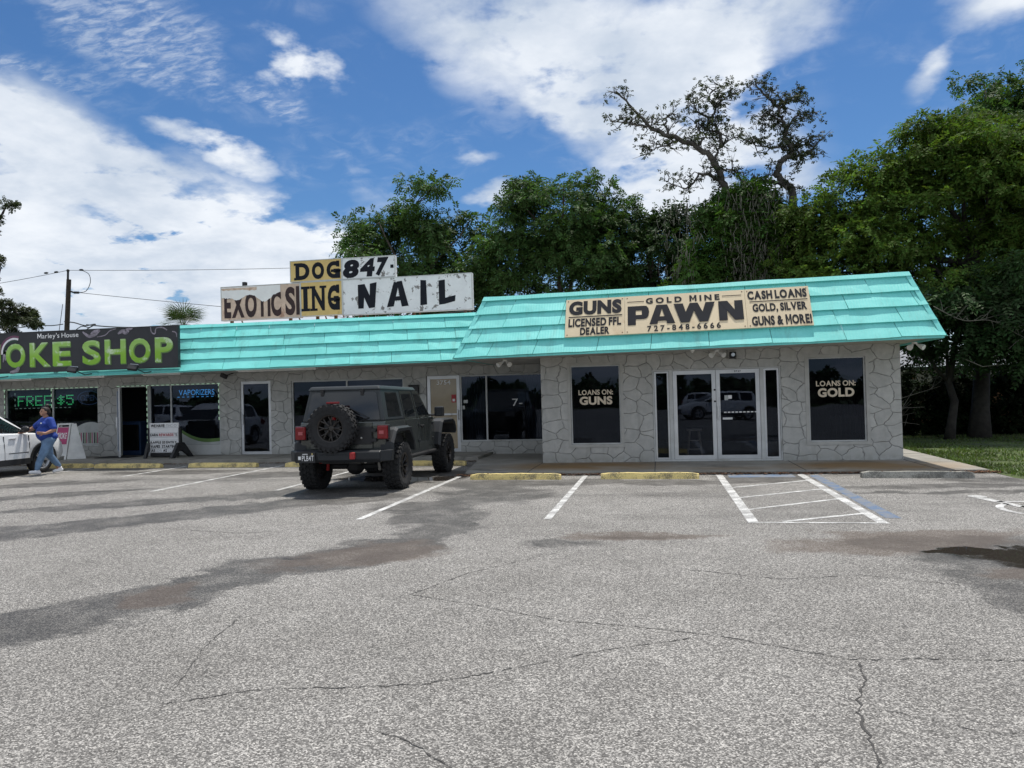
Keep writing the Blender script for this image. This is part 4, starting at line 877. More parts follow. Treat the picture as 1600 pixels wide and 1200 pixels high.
# LED signs and bulbs ---------------------------------------------------------
FONT = {'F': '11111 10000 10000 11110 10000 10000 10000', 'R': '11110 10001 10001 11110 10100 10010 10001', 'E': '11111 10000 10000 11110 10000 10000 11111', '$': '00100 01111 10100 01110 00101 11110 00100',
 '5': '11111 10000 11110 00001 00001 10001 01110', 'V': '10001 10001 10001 10001 10001 01010 00100', 'A': '01110 10001 10001 11111 10001 10001 10001', 'P': '11110 10001 10001 11110 10000 10000 10000',
 'O': '01110 10001 10001 10001 10001 10001 01110', 'I': '01110 00100 00100 00100 00100 00100 01110', 'Z': '11111 00001 00010 00100 01000 10000 11111', 'S': '01111 10000 10000 01110 00001 00001 11110'}
def led_sign(label, text, x0, x1, z0, z1, y, material, frame_dots, solid=False):
    s = thing('led_sign', label, 'LED sign', ((x0+x1)/2, y, z0))
    MB().b2((x0, y+.01, z0), (x1, y+.06, z1)).build('case', 'black', s)
    cols = sum(6 if c != ' ' else 3 for c in text); px = (x1-x0-.16)/cols; pz = (z1-z0)*.62/7; mb = MB(); u = x0+.12
    for ch in text:
        if ch == ' ': u += 3*px; continue
        for r, row in enumerate(FONT[ch].split()):
            for q, bit in enumerate(row):
                if bit == '1':
                    a = u+q*px; zz = z1-(z1-z0)*.19-(r+1)*pz; mb.face([(a, y+.004, zz), (a+px*.78, y+.004, zz), (a+px*.78, y+.004, zz+pz*.72), (a, y+.004, zz+pz*.72)])
        u += 6*px
    if solid: lettering('led_text', s, material, [(text, x0+.09, x1-.09, z0+.07, z1-.045, -.012)], (0, y, 0)); mb.bm.free()
    else: mb.build('led_text', material, s, recalc=False)
    mb = MB(); k = int((x1-x0)/.16)
    for i in range(k): mb.b2((x0+.03+i*.16, y, z0+.012), (x0+.10+i*.16, y+.01, z0+.028))
    if frame_dots: 
        for i in range(3): mb.b2((x0+.01, y, z0+.08+i*.18), (x0+.03, y+.01, z0+.15+i*.18))
    mb.build('led_border', 'led_white' if frame_dots else material, s); return s
led_sign('green LED sign reading FREE $5 in the smoke shop window', 'FREE $5', -19.98, -17.75, 1.62, 2.14, YL+.14, 'led_green', True)
led_sign('blue LED sign reading VAPORIZERS in the smoke shop window', 'VAPORIZERS', -14.30, -12.95, 1.84, 2.12, YL+.14, 'led_blue', False, True)
ns = thing('neon_sign', 'unlit oval neon sign reading OPEN in the smoke shop window', 'neon sign', (-17.35, 20.95, 1.9))
mb = MB(); mb.tube([(-17.33+.40*math.cos(k*.2618), 20.93, 1.92+.21*math.sin(k*.2618)) for k in range(25)], .011, 6); mb.build('neon_border', 'neon_off', ns)
lettering('neon_text', ns, 'neon_off', [('OPEN', -17.64, -17.02, 1.83, 2.01, -.01)], (0, 20.93, 0))
def bulbs(label, runs):
    s = thing('light_string', label, 'light string', (runs[0][0][0], YL, runs[0][0][2]), 'bulb strings round the smoke shop openings'); mw = MB(); ml = MB()
    for p, q in runs:
        p, q = Vector(p), Vector(q); n = int((q-p).length/.165); mw.tube([p, q], .006, 5)
        for i in range(n+1):
            c = p.lerp(q, i/n); d = (q-p).normalized(); h = d*.045
            ml.tube([c-h+Vector((0, -.012, 0)), c+h+Vector((0, -.012, 0))], .012, 6)
    mw.build('cord', 'decal_green', s); ml.build('bulb', 'led_white', s)
bulbs('string of pale green bulbs round the FREE $5 window', [((-20.19, YL-.015, 2.235), (-16.9, YL-.015, 2.235)), ((-20.18, YL-.015, .5), (-20.18, YL-.015, 2.2)), ((-18.5, YL-.0, 1.7), (-18.5, YL-.0, 2.2))])
bulbs('string of pale green bulbs over the smoke shop doorway', [((-16.15, YL-.015, 2.235), (-12.8, YL-.015, 2.235)), ((-15.18, YL-.015, .5), (-15.18, YL-.015, 2.2)), ((-12.80, YL-.015, 1.2), (-12.80, YL-.015, 2.2))])

# free-standing signs ---------------------------------------------------------
mq = thing('letter_board', 'white changeable-letter sign on a black base by the smoke shop doorway', 'sign', (-14.03, 19.9, .12))
MB().b2((-14.50, 19.88, .26), (-13.57, 19.93, 1.12), bev=.01).build('sign_panel', 'letter_white', mq)
mb = MB()
for s in (-1, 1):
    x = -14.03+s*.50; mb.b2((x-.03, 19.86, .3), (x+.03, 19.96, .98), bev=.01)
    mb.prism([(-.34, .125), (-.22, .125), (-.05, .33), (.05, .33), (.30, .125), (.42, .125), (.10, .55), (-.10, .55)], lambda u, v, w: (w+u*.25*s, 19.9+u, v), x-.04, x+.04)
mb.b2((-14.48, 19.86, .15), (-13.58, 19.95, .255), bev=.02); mb.build('stand', 'black', mq)
fl_, ul, vl = (0, 19.88, 0), (1, 0, 0), (0, 0, 1)
lettering('sign_lettering', mq, 'ink', [('WE HAVE', -14.44, -14.0, 1.0, 1.085, .022), ('EARN', -14.46, -14.22, .74, .82, .022), ("'S", -13.68, -13.60, .74, .82, 0), ('RAFFLE $5 ENTRY', -14.46, -13.62, .52, .60, .022), ('VAPES  STARTING', -14.45, -13.61, .405, .485, .022), ('AS', -14.44, -14.32, .29, .37, .022), ('AS', -14.06, -13.94, .29, .37, .022)], fl_, ul, vl, lift=.014)
lettering('faint_lettering', mq, 'letter_faint', [('THC-O', -13.95, -13.62, 1.0, 1.085, -.005), ('LOW', -14.28, -14.1, .29, .37, -.01), ('LOW', -13.90, -13.66, .29, .37, -.01)], fl_, ul, vl, lift=.014)
lettering('red_lettering', mq, 'letter_red', [('REWARDS', -14.18, -13.72, .74, .82, .022)], fl_, ul, vl, lift=.014)
mb = MB()
for z in (.98, .84, .715, .63, .50, .385, .275): mb.b2((-14.49, 19.872, z-.004), (-13.58, 19.882, z+.004))
mb.build('letter_rail', 'letter_faint', mq)
af = thing('a_frame_sign', 'white A-frame pavement sign with a magenta SMOKE poster', 'sign', (-17.1, 19.75, .12))
def quad_pt(c, u, v): return Vector(c[0]).lerp(Vector(c[1]), u).lerp(Vector(c[3]).lerp(Vector(c[2]), u), v)
def quad_prism(mb, c, u0, u1, v0, v1, th, lift=0.0):
    nn = (Vector(c[1])-Vector(c[0])).cross(Vector(c[3])-Vector(c[0])).normalized()
    mb.prism([(u0, v0), (u1, v0), (u1, v1), (u0, v1)], lambda u, v, w: quad_pt(c, u, v)+nn*w, lift-th, lift)
fb = [(-17.46, 19.52, .125), (-17.03, 19.58, .125), (-17.0, 19.78, 1.17), (-17.40, 19.72, 1.17)]
bb = [(-17.40, 20.10, .125), (-16.98, 20.16, .125), (-16.98, 19.84, 1.17), (-17.38, 19.78, 1.17)]
sb = [(-17.02, 19.62, .125), (-16.58, 19.86, .125), (-16.88, 19.85, 1.16), (-16.99, 19.80, 1.16)]
for c in (fb, bb):
    mb = MB(); quad_prism(mb, c, 0, .12, 0, 1, .03); quad_prism(mb, c, .88, 1, 0, 1, .03); quad_prism(mb, c, .12, .88, .10, .90, .02); quad_prism(mb, c, .12, .88, .96, 1, .03); mb.build('board', 'a_frame_white', af)
mb = MB(); quad_prism(mb, sb, 0, 1, 0, 1, .02)
for k in range(7): quad_prism(mb, sb, .08, .92, .06+k*.125, .075+k*.125, .01, .009)
mb.build('side_board', 'a_frame_white', af)
mb = MB(); quad_prism(mb, fb, .10, .90, .42, .89, .006, .008); mb.build('poster', 'magenta', af)
P0, P1, P3 = quad_pt(fb, .12, .55), quad_pt(fb, .88, .55), quad_pt(fb, .12, .8)
lettering('poster_lettering', af, 'letter_white', [('SMOKE', .01, .30, .02, .21, .03)], P0, P1-P0, P3-P0, lift=.012)

# things seen through the glass
st = thing('stool', 'pale wooden step stool standing behind the left pawn shop door', 'stool', (.78, 18.5, .1))
for sx_ in (-1, 1):
    for sy in (-1, 1): MB().tube([(.78+sx_*.17, 18.5+sy*.14, .1), (.78+sx_*.10, 18.5+sy*.08, .72)], .02, 6).build('leg', 'stool_wood', st)
for z, w in ((.28, .155), (.48, .135)): MB().b2((.78-w, 18.36, z), (.78+w, 18.39, z+.03)).build('rung', 'stool_wood', st)
MB().b2((.60, 18.34, .72), (.96, 18.66, .76), bev=.01).build('seat', 'stool_wood', st)
cr_ = thing('crate', 'slatted wooden crate behind the right sidelight of the pawn shop', 'crate', (2.45, 18.5, .1)); mb = MB()
for k in range(4): mb.b2((2.28+k*.10, 18.3, .1), (2.35+k*.10, 18.33, .45))
mb.b2((2.26, 18.33, .1), (2.68, 18.7, .42)); mb.build('slat_panel', 'stool_wood', cr_)
bx_ = thing('cabinet', 'brown cabinet standing low behind the GOLD window', 'cabinet', (4.1, 18.4, .1)); MB().b2((3.85, 18.30, .1), (4.36, 18.7, .98), bev=.01).build('body', 'fence_wood', bx_); MB().b2((3.83, 18.28, .98), (4.38, 18.72, 1.0)).build('top', 'fence_wood', bx_)
cu_ = thing('display_cooler', 'dark blue cooler just inside the open smoke shop doorway', 'cooler', (-16.2, 21.6, .1)); MB().b2((-16.75, 21.3, .1), (-15.85, 22.0, 1.15), bev=.02).build('body', 'counter_blue', cu_); MB().b2((-16.70, 21.285, .25), (-15.90, 21.298, 1.05)).build('door', 'black_gloss', cu_)
mt_ = thing('door_mat', 'black rubber mat in front of the open smoke shop doorway', 'mat', (-15.8, 20.3, .12)); MB().b2((-16.35, 19.9, .122), (-15.25, 20.6, .138), bev=.005).build('mat', 'rubber', mt_)

# ================================================================ wheel stops
def wheel_stop(label, x0, x1, y, material, z=0.0, tilt=0.0, seed=0):
    s = thing('wheel_stop', label, 'wheel stop', ((x0+x1)/2, y, z), 'concrete wheel stops at the heads of the bays')
    mb = MB(); rg = random.Random(seed); k = 14; rows = []
    for i in range(k+1):
        x = x0+(x1-x0)*i/k; tp = 1 if 0 < i < k else .82
        hh = .115*tp+rg.gauss(0, .003); yo = tilt*(x-(x0+x1)/2)
        rows.append([mb.bm.verts.new((x, y+yo+q, z+zq)) for q, zq in ((-.085, 0), (-.075, .05), (-.052, hh), (.052, hh), (.075, .05), (.085, 0))])
    for r1, r2 in zip(rows, rows[1:]):
        for c in range(5): mb.bm.faces.new((r1[c], r1[c+1], r2[c+1], r2[c]))
    mb.bm.faces.new(rows[0]); mb.bm.faces.new(rows[-1][::-1]); mb.build('block', material, s)
    mb = MB()
    for x in (x0+.35, x1-.35): mb.cyl((x, y+tilt*(x-(x0+x1)/2), z+.1), (x, y+tilt*(x-(x0+x1)/2), z+.122), .016, seg=8)
    mb.build('anchor_pin', 'rust', s)
for i, (lb, x0, x1, y, mt, tl) in enumerate((
    ('yellow wheel stop in front of the white SUV', -17.0, -15.05, 18.25, 'yellow_paint', 0), ('yellow wheel stop in front of the open smoke shop doorway', -14.85, -12.85, 18.12, 'yellow_paint', -.04), ('yellow wheel stop in front of the brown glass door', -12.05, -10.1, 18.08, 'yellow_paint', -.04),
    ('yellow wheel stop seen left of the off-roader', -9.3, -7.35, 18.0, 'yellow_paint', -.04), ('yellow wheel stop under the nose of the off-roader', -6.5, -4.62, 18.05, 'yellow_paint', -.05), ('yellow wheel stop at the left corner of the pawn shop', -3.73, -1.92, 14.9, 'yellow_paint', -.03),
    ('yellow chipped wheel stop in front of the GUNS window', -1.15, .69, 14.9, 'yellow_paint', -.03), ('bare grey concrete wheel stop in front of the GOLD window', 3.55, 5.35, 14.82, 'old_concrete', -.08))):
    wheel_stop(lb, x0, x1, y, mt, 0, tl, i)
# ================================================================ grey off-roader
jp = thing('off_roader', 'dark grey four-door off-roader with a spare wheel on its tailgate, nosed into a bay', 'car', (-5.53, 13.45, 0))
def xf(x): return lambda u, v, w: (w, u, v)
body_poly = [(-.60, .74), (-.62, 1.20), (-.60, 1.26), (2.28, 1.25), (2.34, 1.20), (3.50, 1.15), (3.58, 1.10), (3.60, .62), (3.45, .56), (3.42, .90), (3.2, 1.03), (2.72, 1.03), (2.52, .92), (2.44, .55), (.56, .55), (.50, .90), (.32, 1.03), (-.32, 1.03), (-.47, .92), (-.52, .74)]
mb = MB(); mb.prism([(-.60, .74), (-.62, 1.20), (-.60, 1.26), (2.28, 1.25), (2.34, 1.20), (2.44, .55), (.56, .55), (.50, .90), (.32, 1.03), (-.32, 1.03), (-.47, .92), (-.52, .74)], xf(0), -.80, .80, bev=.022)
mb.build('body', 'car_grey', jp, world=False)
mb = MB(); mb.b2((-.50, -.4, .50), (.50, 3.5, .74)); mb.b2((-.74, -.45, .70), (.74, .5, 1.05)); mb.build('chassis', 'black', jp, world=False)
# hood
mb = MB(); pts = []
for y, hw, z in ((2.30, .72, 1.235), (2.9, .68, 1.215), (3.45, .62, 1.17), (3.56, .60, 1.12)): pts.append([(-hw, y, z-.10), (-hw, y, z-.02), (-hw+.06, y, z+.012), (0, y, z+.03), (hw-.06, y, z+.012), (hw, y, z-.02), (hw, y, z-.10)])
vs = [[mb.bm.verts.new(p) for p in r] for r in pts]
for r1, r2 in zip(vs, vs[1:]):
    for c in range(6): mb.bm.faces.new((r1[c], r1[c+1], r2[c+1], r2[c]))
mb.bm.faces.new(vs[-1]); mb.b2((-.60, 3.0, .62), (.60, 3.55, 1.12)); mb.build('hood', 'car_grey', jp, world=False)
# hardtop with a raked screen
def top_pt(x, y, z): return (x, y, z)
mb = MB()
lowr = [(-.78, -.585, 1.262), (.78, -.585, 1.262), (.76, 2.22, 1.252), (-.76, 2.22, 1.252)]; hir = [(-.665, -.49, 1.845), (.665, -.49, 1.845), (.63, 1.62, 1.82), (-.63, 1.62, 1.82)]
def hexa(mb, lo, hi, bev=0):
    a = [mb.bm.verts.new(p) for p in lo]; b = [mb.bm.verts.new(p) for p in hi]; fs = [mb.bm.faces.new(a[::-1]), mb.bm.faces.new(b)]
    for i in range(4): fs.append(mb.bm.faces.new((a[i], a[(i+1) % 4], b[(i+1) % 4], b[i])))
    if bev: bmesh.ops.bevel(mb.bm, geom=list({e for f in fs for e in f.edges}), offset=bev, segments=2, affect='EDGES', profile=.6)
hexa(mb, lowr, hir, .03); mb.build('hardtop', 'hardtop', jp, world=False, smooth=False)
mb = MB(); hexa(mb, [(-.69, -.535, 1.825), (.69, -.535, 1.825), (.655, 1.60, 1.80), (-.655, 1.60, 1.80)], [(-.645, -.49, 1.895), (.645, -.49, 1.895), (.60, 1.60, 1.868), (-.60, 1.60, 1.868)], .025); mb.build('roof', 'hardtop', jp, world=False)
# side wall helper: point on the hardtop flank
def side(s, y, v, off=0.0):                          # v 0 at belt, 1 at roof
    hwl = .78-(y+.585)/2.8*.02; hwh = .665-(y+.49)/2.11*.035; zl, zh = 1.258, 1.835
    return Vector((s*(hwl+(hwh-hwl)*v+off), y, zl+(zh-zl)*v))
def side_quad(mb, s, ys, vs_, off):
    pts = [side(s, y, v, off) for y, v in zip(ys, vs_)]
    mb.face(pts if s > 0 else pts[::-1])
def side_slab(mb, s, ys, vs_, off, th):
    a = [mb.bm.verts.new(side(s, y, v, off)) for y, v in zip(ys, vs_)]; b = [mb.bm.verts.new(side(s, y, v, off-th)) for y, v in zip(ys, vs_)]
    n = len(a); mb.bm.faces.new(a); mb.bm.faces.new(b[::-1])
    for i in range(n): mb.bm.faces.new((a[i], a[(i+1) % n], b[(i+1) % n], b[i]))
for s in (-1, 1):
    mb = MB(); side_slab(mb, s, (-.36, .36, .34, -.30), (.12, .12, .88, .88), .004, .01); mb.build('quarter_window', 'car_glass', jp, world=False)
    for (nm, ya, yb, yc, yd) in (('rear_door', .50, 1.24, 1.22, .52), ('front_door', 1.29, 2.16, 1.70, 1.29)):
        mb = MB()
        # lower skin
        mb.prism([(ya, .66 if nm == 'front_door' or True else .9), (yb, .66), (yb, 1.245), (ya, 1.245)] if nm == 'front_door' else [(.60, .66), (yb, .66), (yb, 1.245), (ya, 1.245), (.52, .95)], lambda u, v, w: (s*(.80+w), u, v), -.01, .010, bev=.004)
        side_slab(mb, s, (ya, yb, yc, yd), (0.0, 0.0, .93, .93), .010, .015)
        d = mb.build(nm, 'car_grey', jp, world=False)
        mb = MB(); m1 = .055; side_slab(mb, s, (ya+m1, yb-m1-.02, yc-m1-.02, yd+m1), (.08, .08, .83, .83), .014, .012); mb.build('window', 'car_glass', d, world=False)
        mb = MB(); mb.b2((s*.810, ya+.09, 1.075), (s*.84, ya+.25, 1.11), bev=.008); mb.b2((s*.808, ya+.13, 1.05), (s*.815, ya+.22, 1.075)); mb.build('handle', 'black', d, world=False)
        mb = MB()
        for z in (.80, 1.12): mb.b2((s*.808, yb-.01, z-.03), (s*.83, yb+.05, z+.03), bev=.006)
        mb.build('hinge', 'plastic', d, world=False)
    # flares
    for y0, nm in ((0, 'rear'), (3.0, 'front')):
        mb = MB(); pr = [(-.62, .70), (-.60, .90), (-.44, 1.10), (-.34, 1.145), (.34, 1.145), (.46, 1.08), (.62, .86), (.66, .70)]
        if nm == 'front': pr = [(-.70, .66), (-.62, .92), (-.48, 1.14), (-.38, 1.19), (.40, 1.19), (.56, 1.13), (.66, .98), (.66, .92)]
        for (u0, v0), (u1, v1) in zip(pr, pr[1:]):
            def inn(u, v): return (u*.90, v-.055 if v > .9 else v)
            a0, b0 = inn(u0, v0), inn(u1, v1)
            xin, xo = (.70 if nm == 'rear' else .58), .94
            for P4 in ([(xin, u0, v0), (xo-.05, u0, v0), (xo-.05, u1, v1), (xin, u1, v1)], [(xo-.05, u0, v0), (xo, u0*.97, v0-.03), (xo, u1*.97, v1-.03), (xo-.05, u1, v1)], [(xo, u0*.97, v0-.03), (xo-.01, a0[0], a0[1]-.03), (xo-.01, b0[0], b0[1]-.03), (xo, u1*.97, v1-.03)], [(xo-.01, a0[0], a0[1]-.03), (xin, a0[0], a0[1]-.02), (xin, b0[0], b0[1]-.02), (xo-.01, b0[0], b0[1]-.03)]):
                mb.face([(s*x, y0+u, v) for x, u, v in P4])
        bmesh.ops.remove_doubles(mb.bm, verts=mb.bm.verts, dist=.0005)
        mb.build('fender_flare', 'plastic', jp, world=False)
    mb = MB(); mb.b2((s*.70, .6, .50), (s*.86, 2.4, .57), bev=.02); mb.build('side_step', 'black', jp, world=False)
    mb = MB(); mb.b2((s*.93, 1.93, 1.26), (s*1.12, 2.06, 1.46), bev=.03, seg=2); mb.b2((s*.80, 1.97, 1.27), (s*.94, 2.03, 1.31), bev=.01); mi = mb.build('mirror', 'black', jp, world=False)
    mb = MB(); mb.b2((s*.955, 1.918, 1.285), (s*1.10, 1.929, 1.435)); mb.build('mirror_glass', 'car_glass', mi, world=False)
    tl = MB(); tl.b2((s*.675, -.70, .955), (s*.865, -.56, 1.185), bev=.02, seg=2); tl = tl.build('tail_light', 'red_lens', jp, world=False)
    mb = MB(); mb.b2((s*.715, -.712, 1.04), (s*.80, -.702, 1.10)); mb.build('lens', 'red_lens_inner', tl, world=False)
    mb = MB(); mb.b2((s*.66, -.665, .94), (s*.885, -.60, 1.20), bev=.01); mb.build('bezel', 'black', tl, world=False)
# tailgate, glass
mb = MB(); mb.b2((-.60, -.640, .78), (.56, -.615, 1.25), bev=.008); tg = mb.build('tailgate', 'car_grey', jp, world=False)
mb = MB(); mb.b2((.14, -.66, .86), (.56, -.638, 1.17), bev=.006)
for z in (.93, 1.10): mb.b2((.54, -.665, z-.03), (.64, -.635, z+.03), bev=.006)
mb.build('hinge_plate', 'black', tg, world=False)
mb = MB(); mb.ball((.37, -.668, .97), .022); mb.build('lock', 'steel', tg, world=False)
def rear(x, v, off): # point on the raked rear face
    return Vector((x*(1-.147*v), -.585+.095*v-off, 1.262+.583*v))
mb = MB()
cs = [(-.70, .05), (.70, .05), (.70, .86), (.64, .90), (-.64, .90), (-.70, .86)]
a = [mb.bm.verts.new(rear(x, v, .012)) for x, v in cs]; b = [mb.bm.verts.new(rear(x, v, -.01)) for x, v in cs]; mb.bm.faces.new(a); mb.bm.faces.new(b[::-1])
for i in range(len(a)): mb.bm.faces.new((a[i], a[(i+1) % len(a)], b[(i+1) % len(a)], b[i]))
rg_ = mb.build('rear_window', 'car_glass', jp, world=False)
mb = MB()
for x in (-.47, .40): 
    c = rear(x, .90, .03); mb.box(c, (.06, .03, .13), Matrix.Rotation(R(8), 3, 'X'), bev=.01)
mb.build('glass_hinge', 'black', rg_, world=False)
mb = MB(); mb.tube([rear(.35, .03, .03), rear(.50, .10, .03), rear(.12, .42, .025)], .010, 6); mb.tube([rear(.45, .07, .02), rear(.02, .36, .02)], .012, 6); mb.build('wiper', 'black', rg_, world=False)
mb = MB(); mb.b2((-.22, -.80, 1.585), (.02, -.76, 1.62), bev=.008); mb.b2((-.13, -.78, 1.2), (-.07, -.74, 1.59)); hb = mb.build('brake_light', 'red_lens', jp, world=False)
# bumper
mb = MB(); mb.prism([(-.90, .62), (-.90, .74), (-.84, .77), (-.60, .77), (-.58, .56), (-.86, .56)], xf(0), -.79, .79, bev=.012)
for s in (-1, 1): mb.prism([(s*.79, -.88), (s*.94, -.72), (s*.94, -.60), (s*.79, -.58)], lambda u, v, w: (u, v, w), .58, .765, bev=.012)
mb.b2((-.34, -.915, .60), (.34, -.89, .70), bev=.008); bmp = mb.build('bumper', 'plastic', jp, world=False)
for x, z in ((.30, .68),):
    MB().b2((x-.045, -.95, z-.06), (x+.045, -.88, z+.06), bev=.012).build('tow_hook', 'tow_red', bmp, world=False)
pl_ = MB().b2((-.735, -.925, .575), (-.395, -.908, .745), bev=.003).build('number_plate', 'black', bmp, world=False); ROOTLOC[pl_.name] = Vector()
mb = MB(); frame_boxes(mb, -.745, -.385, .565, .755, -.930, .014, .02); mb.build('plate_frame', 'black', bmp, world=False)
def let_local(name, par, material, items, y, rects=()):
    sv_ = ROOTLOC.get(par.name); ROOTLOC[par.name] = Vector(); o = lettering(name, par, material, items, (0, y, 0), rects=rects); ROOTLOC[par.name] = sv_; return o
let_local('plate_lettering', bmp, 'letter_white', [('PLB4T', -.63, -.41, .60, .695, .01)], -.925, [rect(-.62, -.52, .712, .724), rect(-.70, -.65, .62, .68)])
let_local('plate_sticker', bmp, 'yellow_paint', [], -.925, [rect(-.45, -.425, .705, .735)])
# underside: axle, silencer, shocks
mb = MB(); mb.cyl((-.68, 0, .42), (.68, 0, .42), .055, seg=12); mb.ball((-.02, 0, .42), (.17, .16, .16)); mb.build('axle', 'black', jp, world=False); mb = MB(); mb.cyl((-.68, 3.0, .42), (.68, 3.0, .42), .05, seg=12); mb.ball((-.2, 3.0, .42), (.15, .15, .15)); mb.build('axle', 'black', jp, world=False)
mb = MB(); mb.tube([(-.30, -.52, .60), (-.02, -.52, .60)], .06, 12); mb.tube([(.0, -.5, .60), (.30, -.5, .585)], [.075, .085], 12); mb.tube([(.30, -.5, .585), (.42, -.62, .56)], .035, 10); mb.build('exhaust', 'steel', jp, world=False)
mb = MB(); mb.cyl((-.52, -.12, .36), (-.46, -.2, .78), .03, seg=10); mb.b2((-.60, -.30, .50), (-.36, -.22, .56)); mb.build('shock_absorber', 'tow_red', jp, world=False)
mb = MB(); mb.cyl((.50, -.12, .36), (.46, -.2, .78), .03, seg=10); mb.ball((.52, .06, .36), .05); mb.build('shock_absorber', 'steel', jp, world=False)
# wheels: lathe tyre with tread blocks, dark spoked rim
def make_wheel(parent, c, axis, ro=.425, wd=.29, rr=.235, name='wheel'):
    ax = Vector(axis).normalized(); q = Vector((0, 0, 1)).rotation_difference(ax).to_matrix().to_4x4(); M4 = Matrix.Translation(Vector(c)) @ q; h = wd/2
    hub = MB(); hub.lathe([(0, -h*.5), (.15, -h*.5), (.15, h*.25), (0, h*.25)], M4, 20); w = hub.build(name, 'black', parent, world=False)
    ty = MB(); ty.lathe([(rr-.01, -h*.8), (rr+.02, -h*.92), (ro-.10, -h*1.03), (ro-.045, -h), (ro-.02, -h*.86), (ro-.016, 0), (ro-.02, h*.86), (ro-.045, h), (ro-.10, h*1.03), (rr+.02, h*.92), (rr-.01, h*.8)], M4, 48)
    n = 26
    for k in range(n):
        a = 2*math.pi*k/n
        for off, zc_, wz, tl_ in ((0, -h*.74, h*.46, .2), (.5, h*.74, h*.46, -.2), (.25, -h*.22, h*.36, .35), (.75, h*.22, h*.36, -.35)):
            b = a+off*2*math.pi/n; rot = (q.to_3x3() @ Matrix.Rotation(b, 3, 'Z') @ Matrix.Rotation(tl_, 3, 'X'))
            p = M4 @ Vector(((ro-.012)*math.cos(b), (ro-.012)*math.sin(b), zc_)); ty.box(p, (.030, .062, wz), rot)
        for sg in (-1, 1):
            b = a+(.25 if sg > 0 else .75)*2*math.pi/n; p = M4 @ Vector(((ro-.055)*math.cos(b), (ro-.055)*math.sin(b), sg*h*1.0)); ty.box(p, (.06, .05, .018), q.to_3x3() @ Matrix.Rotation(b, 3, 'Z'))
    ty.build('tyre', 'rubber', w, world=False)
    rm = MB(); rm.lathe([(rr-.005, -h*.75), (rr-.03, -h*.6), (rr-.03, h*.55), (rr-.012, h*.80), (rr+.004, h*.86), (rr+.006, h*.76), (rr-.005, h*.7)], M4, 40)
    for k in range(8):
        a = 2*math.pi*k/8
        for dlt in (-.15, .15):
            p0 = M4 @ Vector((.055*math.cos(a), .055*math.sin(a), h*.52)); p1 = M4 @ Vector((.125*math.cos(a), .125*math.sin(a), h*.56)); p2 = M4 @ Vector(((rr-.02)*math.cos(a+dlt), (rr-.02)*math.sin(a+dlt), h*.70)); rm.tube([p0, p1, p2], [.020, .016, .013], 6)
    rm.lathe([(0, h*.60), (.035, h*.60), (.06, h*.52), (.06, h*.30), (0, h*.3)], M4, 20)
    for k in range(5):
        a = 2*math.pi*k/5; p = M4 @ Vector((.045*math.cos(a), .045*math.sin(a), h*.56)); rm.ball(p, .010, 8, 6)
    rm.build('rim', 'rim_dark', w, smooth=False, world=False)
    return w
for x in (-.80, .80):
    for y in (0, 3.0): make_wheel(jp, (x, y, .425), (1 if x > 0 else -1, 0, 0))
make_wheel(jp, (-.10, -.80, 1.155), (0, -1, 0), name='spare_wheel')
mb = MB(); mb.b2((-.2, -.72, 1.0), (.0, -.62, 1.3)); mb.build('spare_carrier', 'black', jp, world=False)

# ================================================================ white SUV
sv0 = thing('suv', 'white SUV parked at the left edge of the photo', 'car', (-16.32, 13.35, 0))
def bmesh_smooth(o):
    for p_ in o.data.polygons: p_.use_smooth = True
    o.data.set_sharp_from_angle(angle=R(32))
def loft(mb, secs, close=True):
    rows = [[mb.bm.verts.new(p) for p in s] for s in secs]
    for r1, r2 in zip(rows, rows[1:]):
        for c in range(len(r1)-1): mb.bm.faces.new((r1[c], r1[c+1], r2[c+1], r2[c]))
        mb.bm.faces.new((r1[-1], r1[0], r2[0], r2[-1]))
    if close: mb.bm.faces.new(rows[0][::-1]); mb.bm.faces.new(rows[-1])
def apply_mods(o, mods):
    for typ, kw in mods:
        md = o.modifiers.new('m', typ)
        for k, v in kw.items(): setattr(md, k, v)
    dg = bpy.context.evaluated_depsgraph_get(); me = bpy.data.meshes.new_from_object(o.evaluated_get(dg)); o.modifiers.clear(); old = o.data; o.data = me; bpy.data.meshes.remove(old); return o
secs = []
for y, hw, zb, zs, zt in ((0, .62, .50, .75, .98), (.06, .78, .40, .78, 1.03), (.3, .88, .30, .80, 1.07), (.9, .915, .28, .80, 1.07), (2.0, .92, .28, .80, 1.05), (3.0, .92, .28, .79, 1.04), (3.45, .915, .28, .78, 1.02), (3.9, .90, .28, .75, .96), (4.25, .86, .30, .70, .87), (4.45, .76, .36, .62, .76), (4.52, .60, .42, .58, .66)):
    secs.append([(-hw*.93, y, zb), (-hw, y, zb+.12), (-hw, y, (zb+zs)/2+.05), (-hw*.985, y, zs), (-hw*.95, y, zt-.03), (-hw*.86, y, zt), (0, y, zt+.035), (hw*.86, y, zt), (hw*.95, y, zt-.03), (hw*.985, y, zs), (hw, y, (zb+zs)/2+.05), (hw, y, zb+.12), (hw*.93, y, zb)])
mb = MB(); loft(mb, secs); bo = mb.build('body', 'car_white', sv0, world=False)
cut = MB()
for y in (.85, 3.62):
    for s in (-1, 1): cut.cyl((s*.60, y, .36), (s*1.2, y, .36), .40, seg=32)
co = cut.build('cutter', 'black')
co.location = sv0.location
bpy.context.view_layer.update()
apply_mods(bo, [('BOOLEAN', dict(object=co, operation='DIFFERENCE', solver='EXACT')), ('BEVEL', dict(width=.012, segments=2, limit_method='ANGLE', angle_limit=R(35)))])
bpy.data.objects.remove(co)
for p_ in bo.data.polygons: p_.use_smooth = True
bo.data.set_sharp_from_angle(angle=R(32))
mb = MB(); glo = []
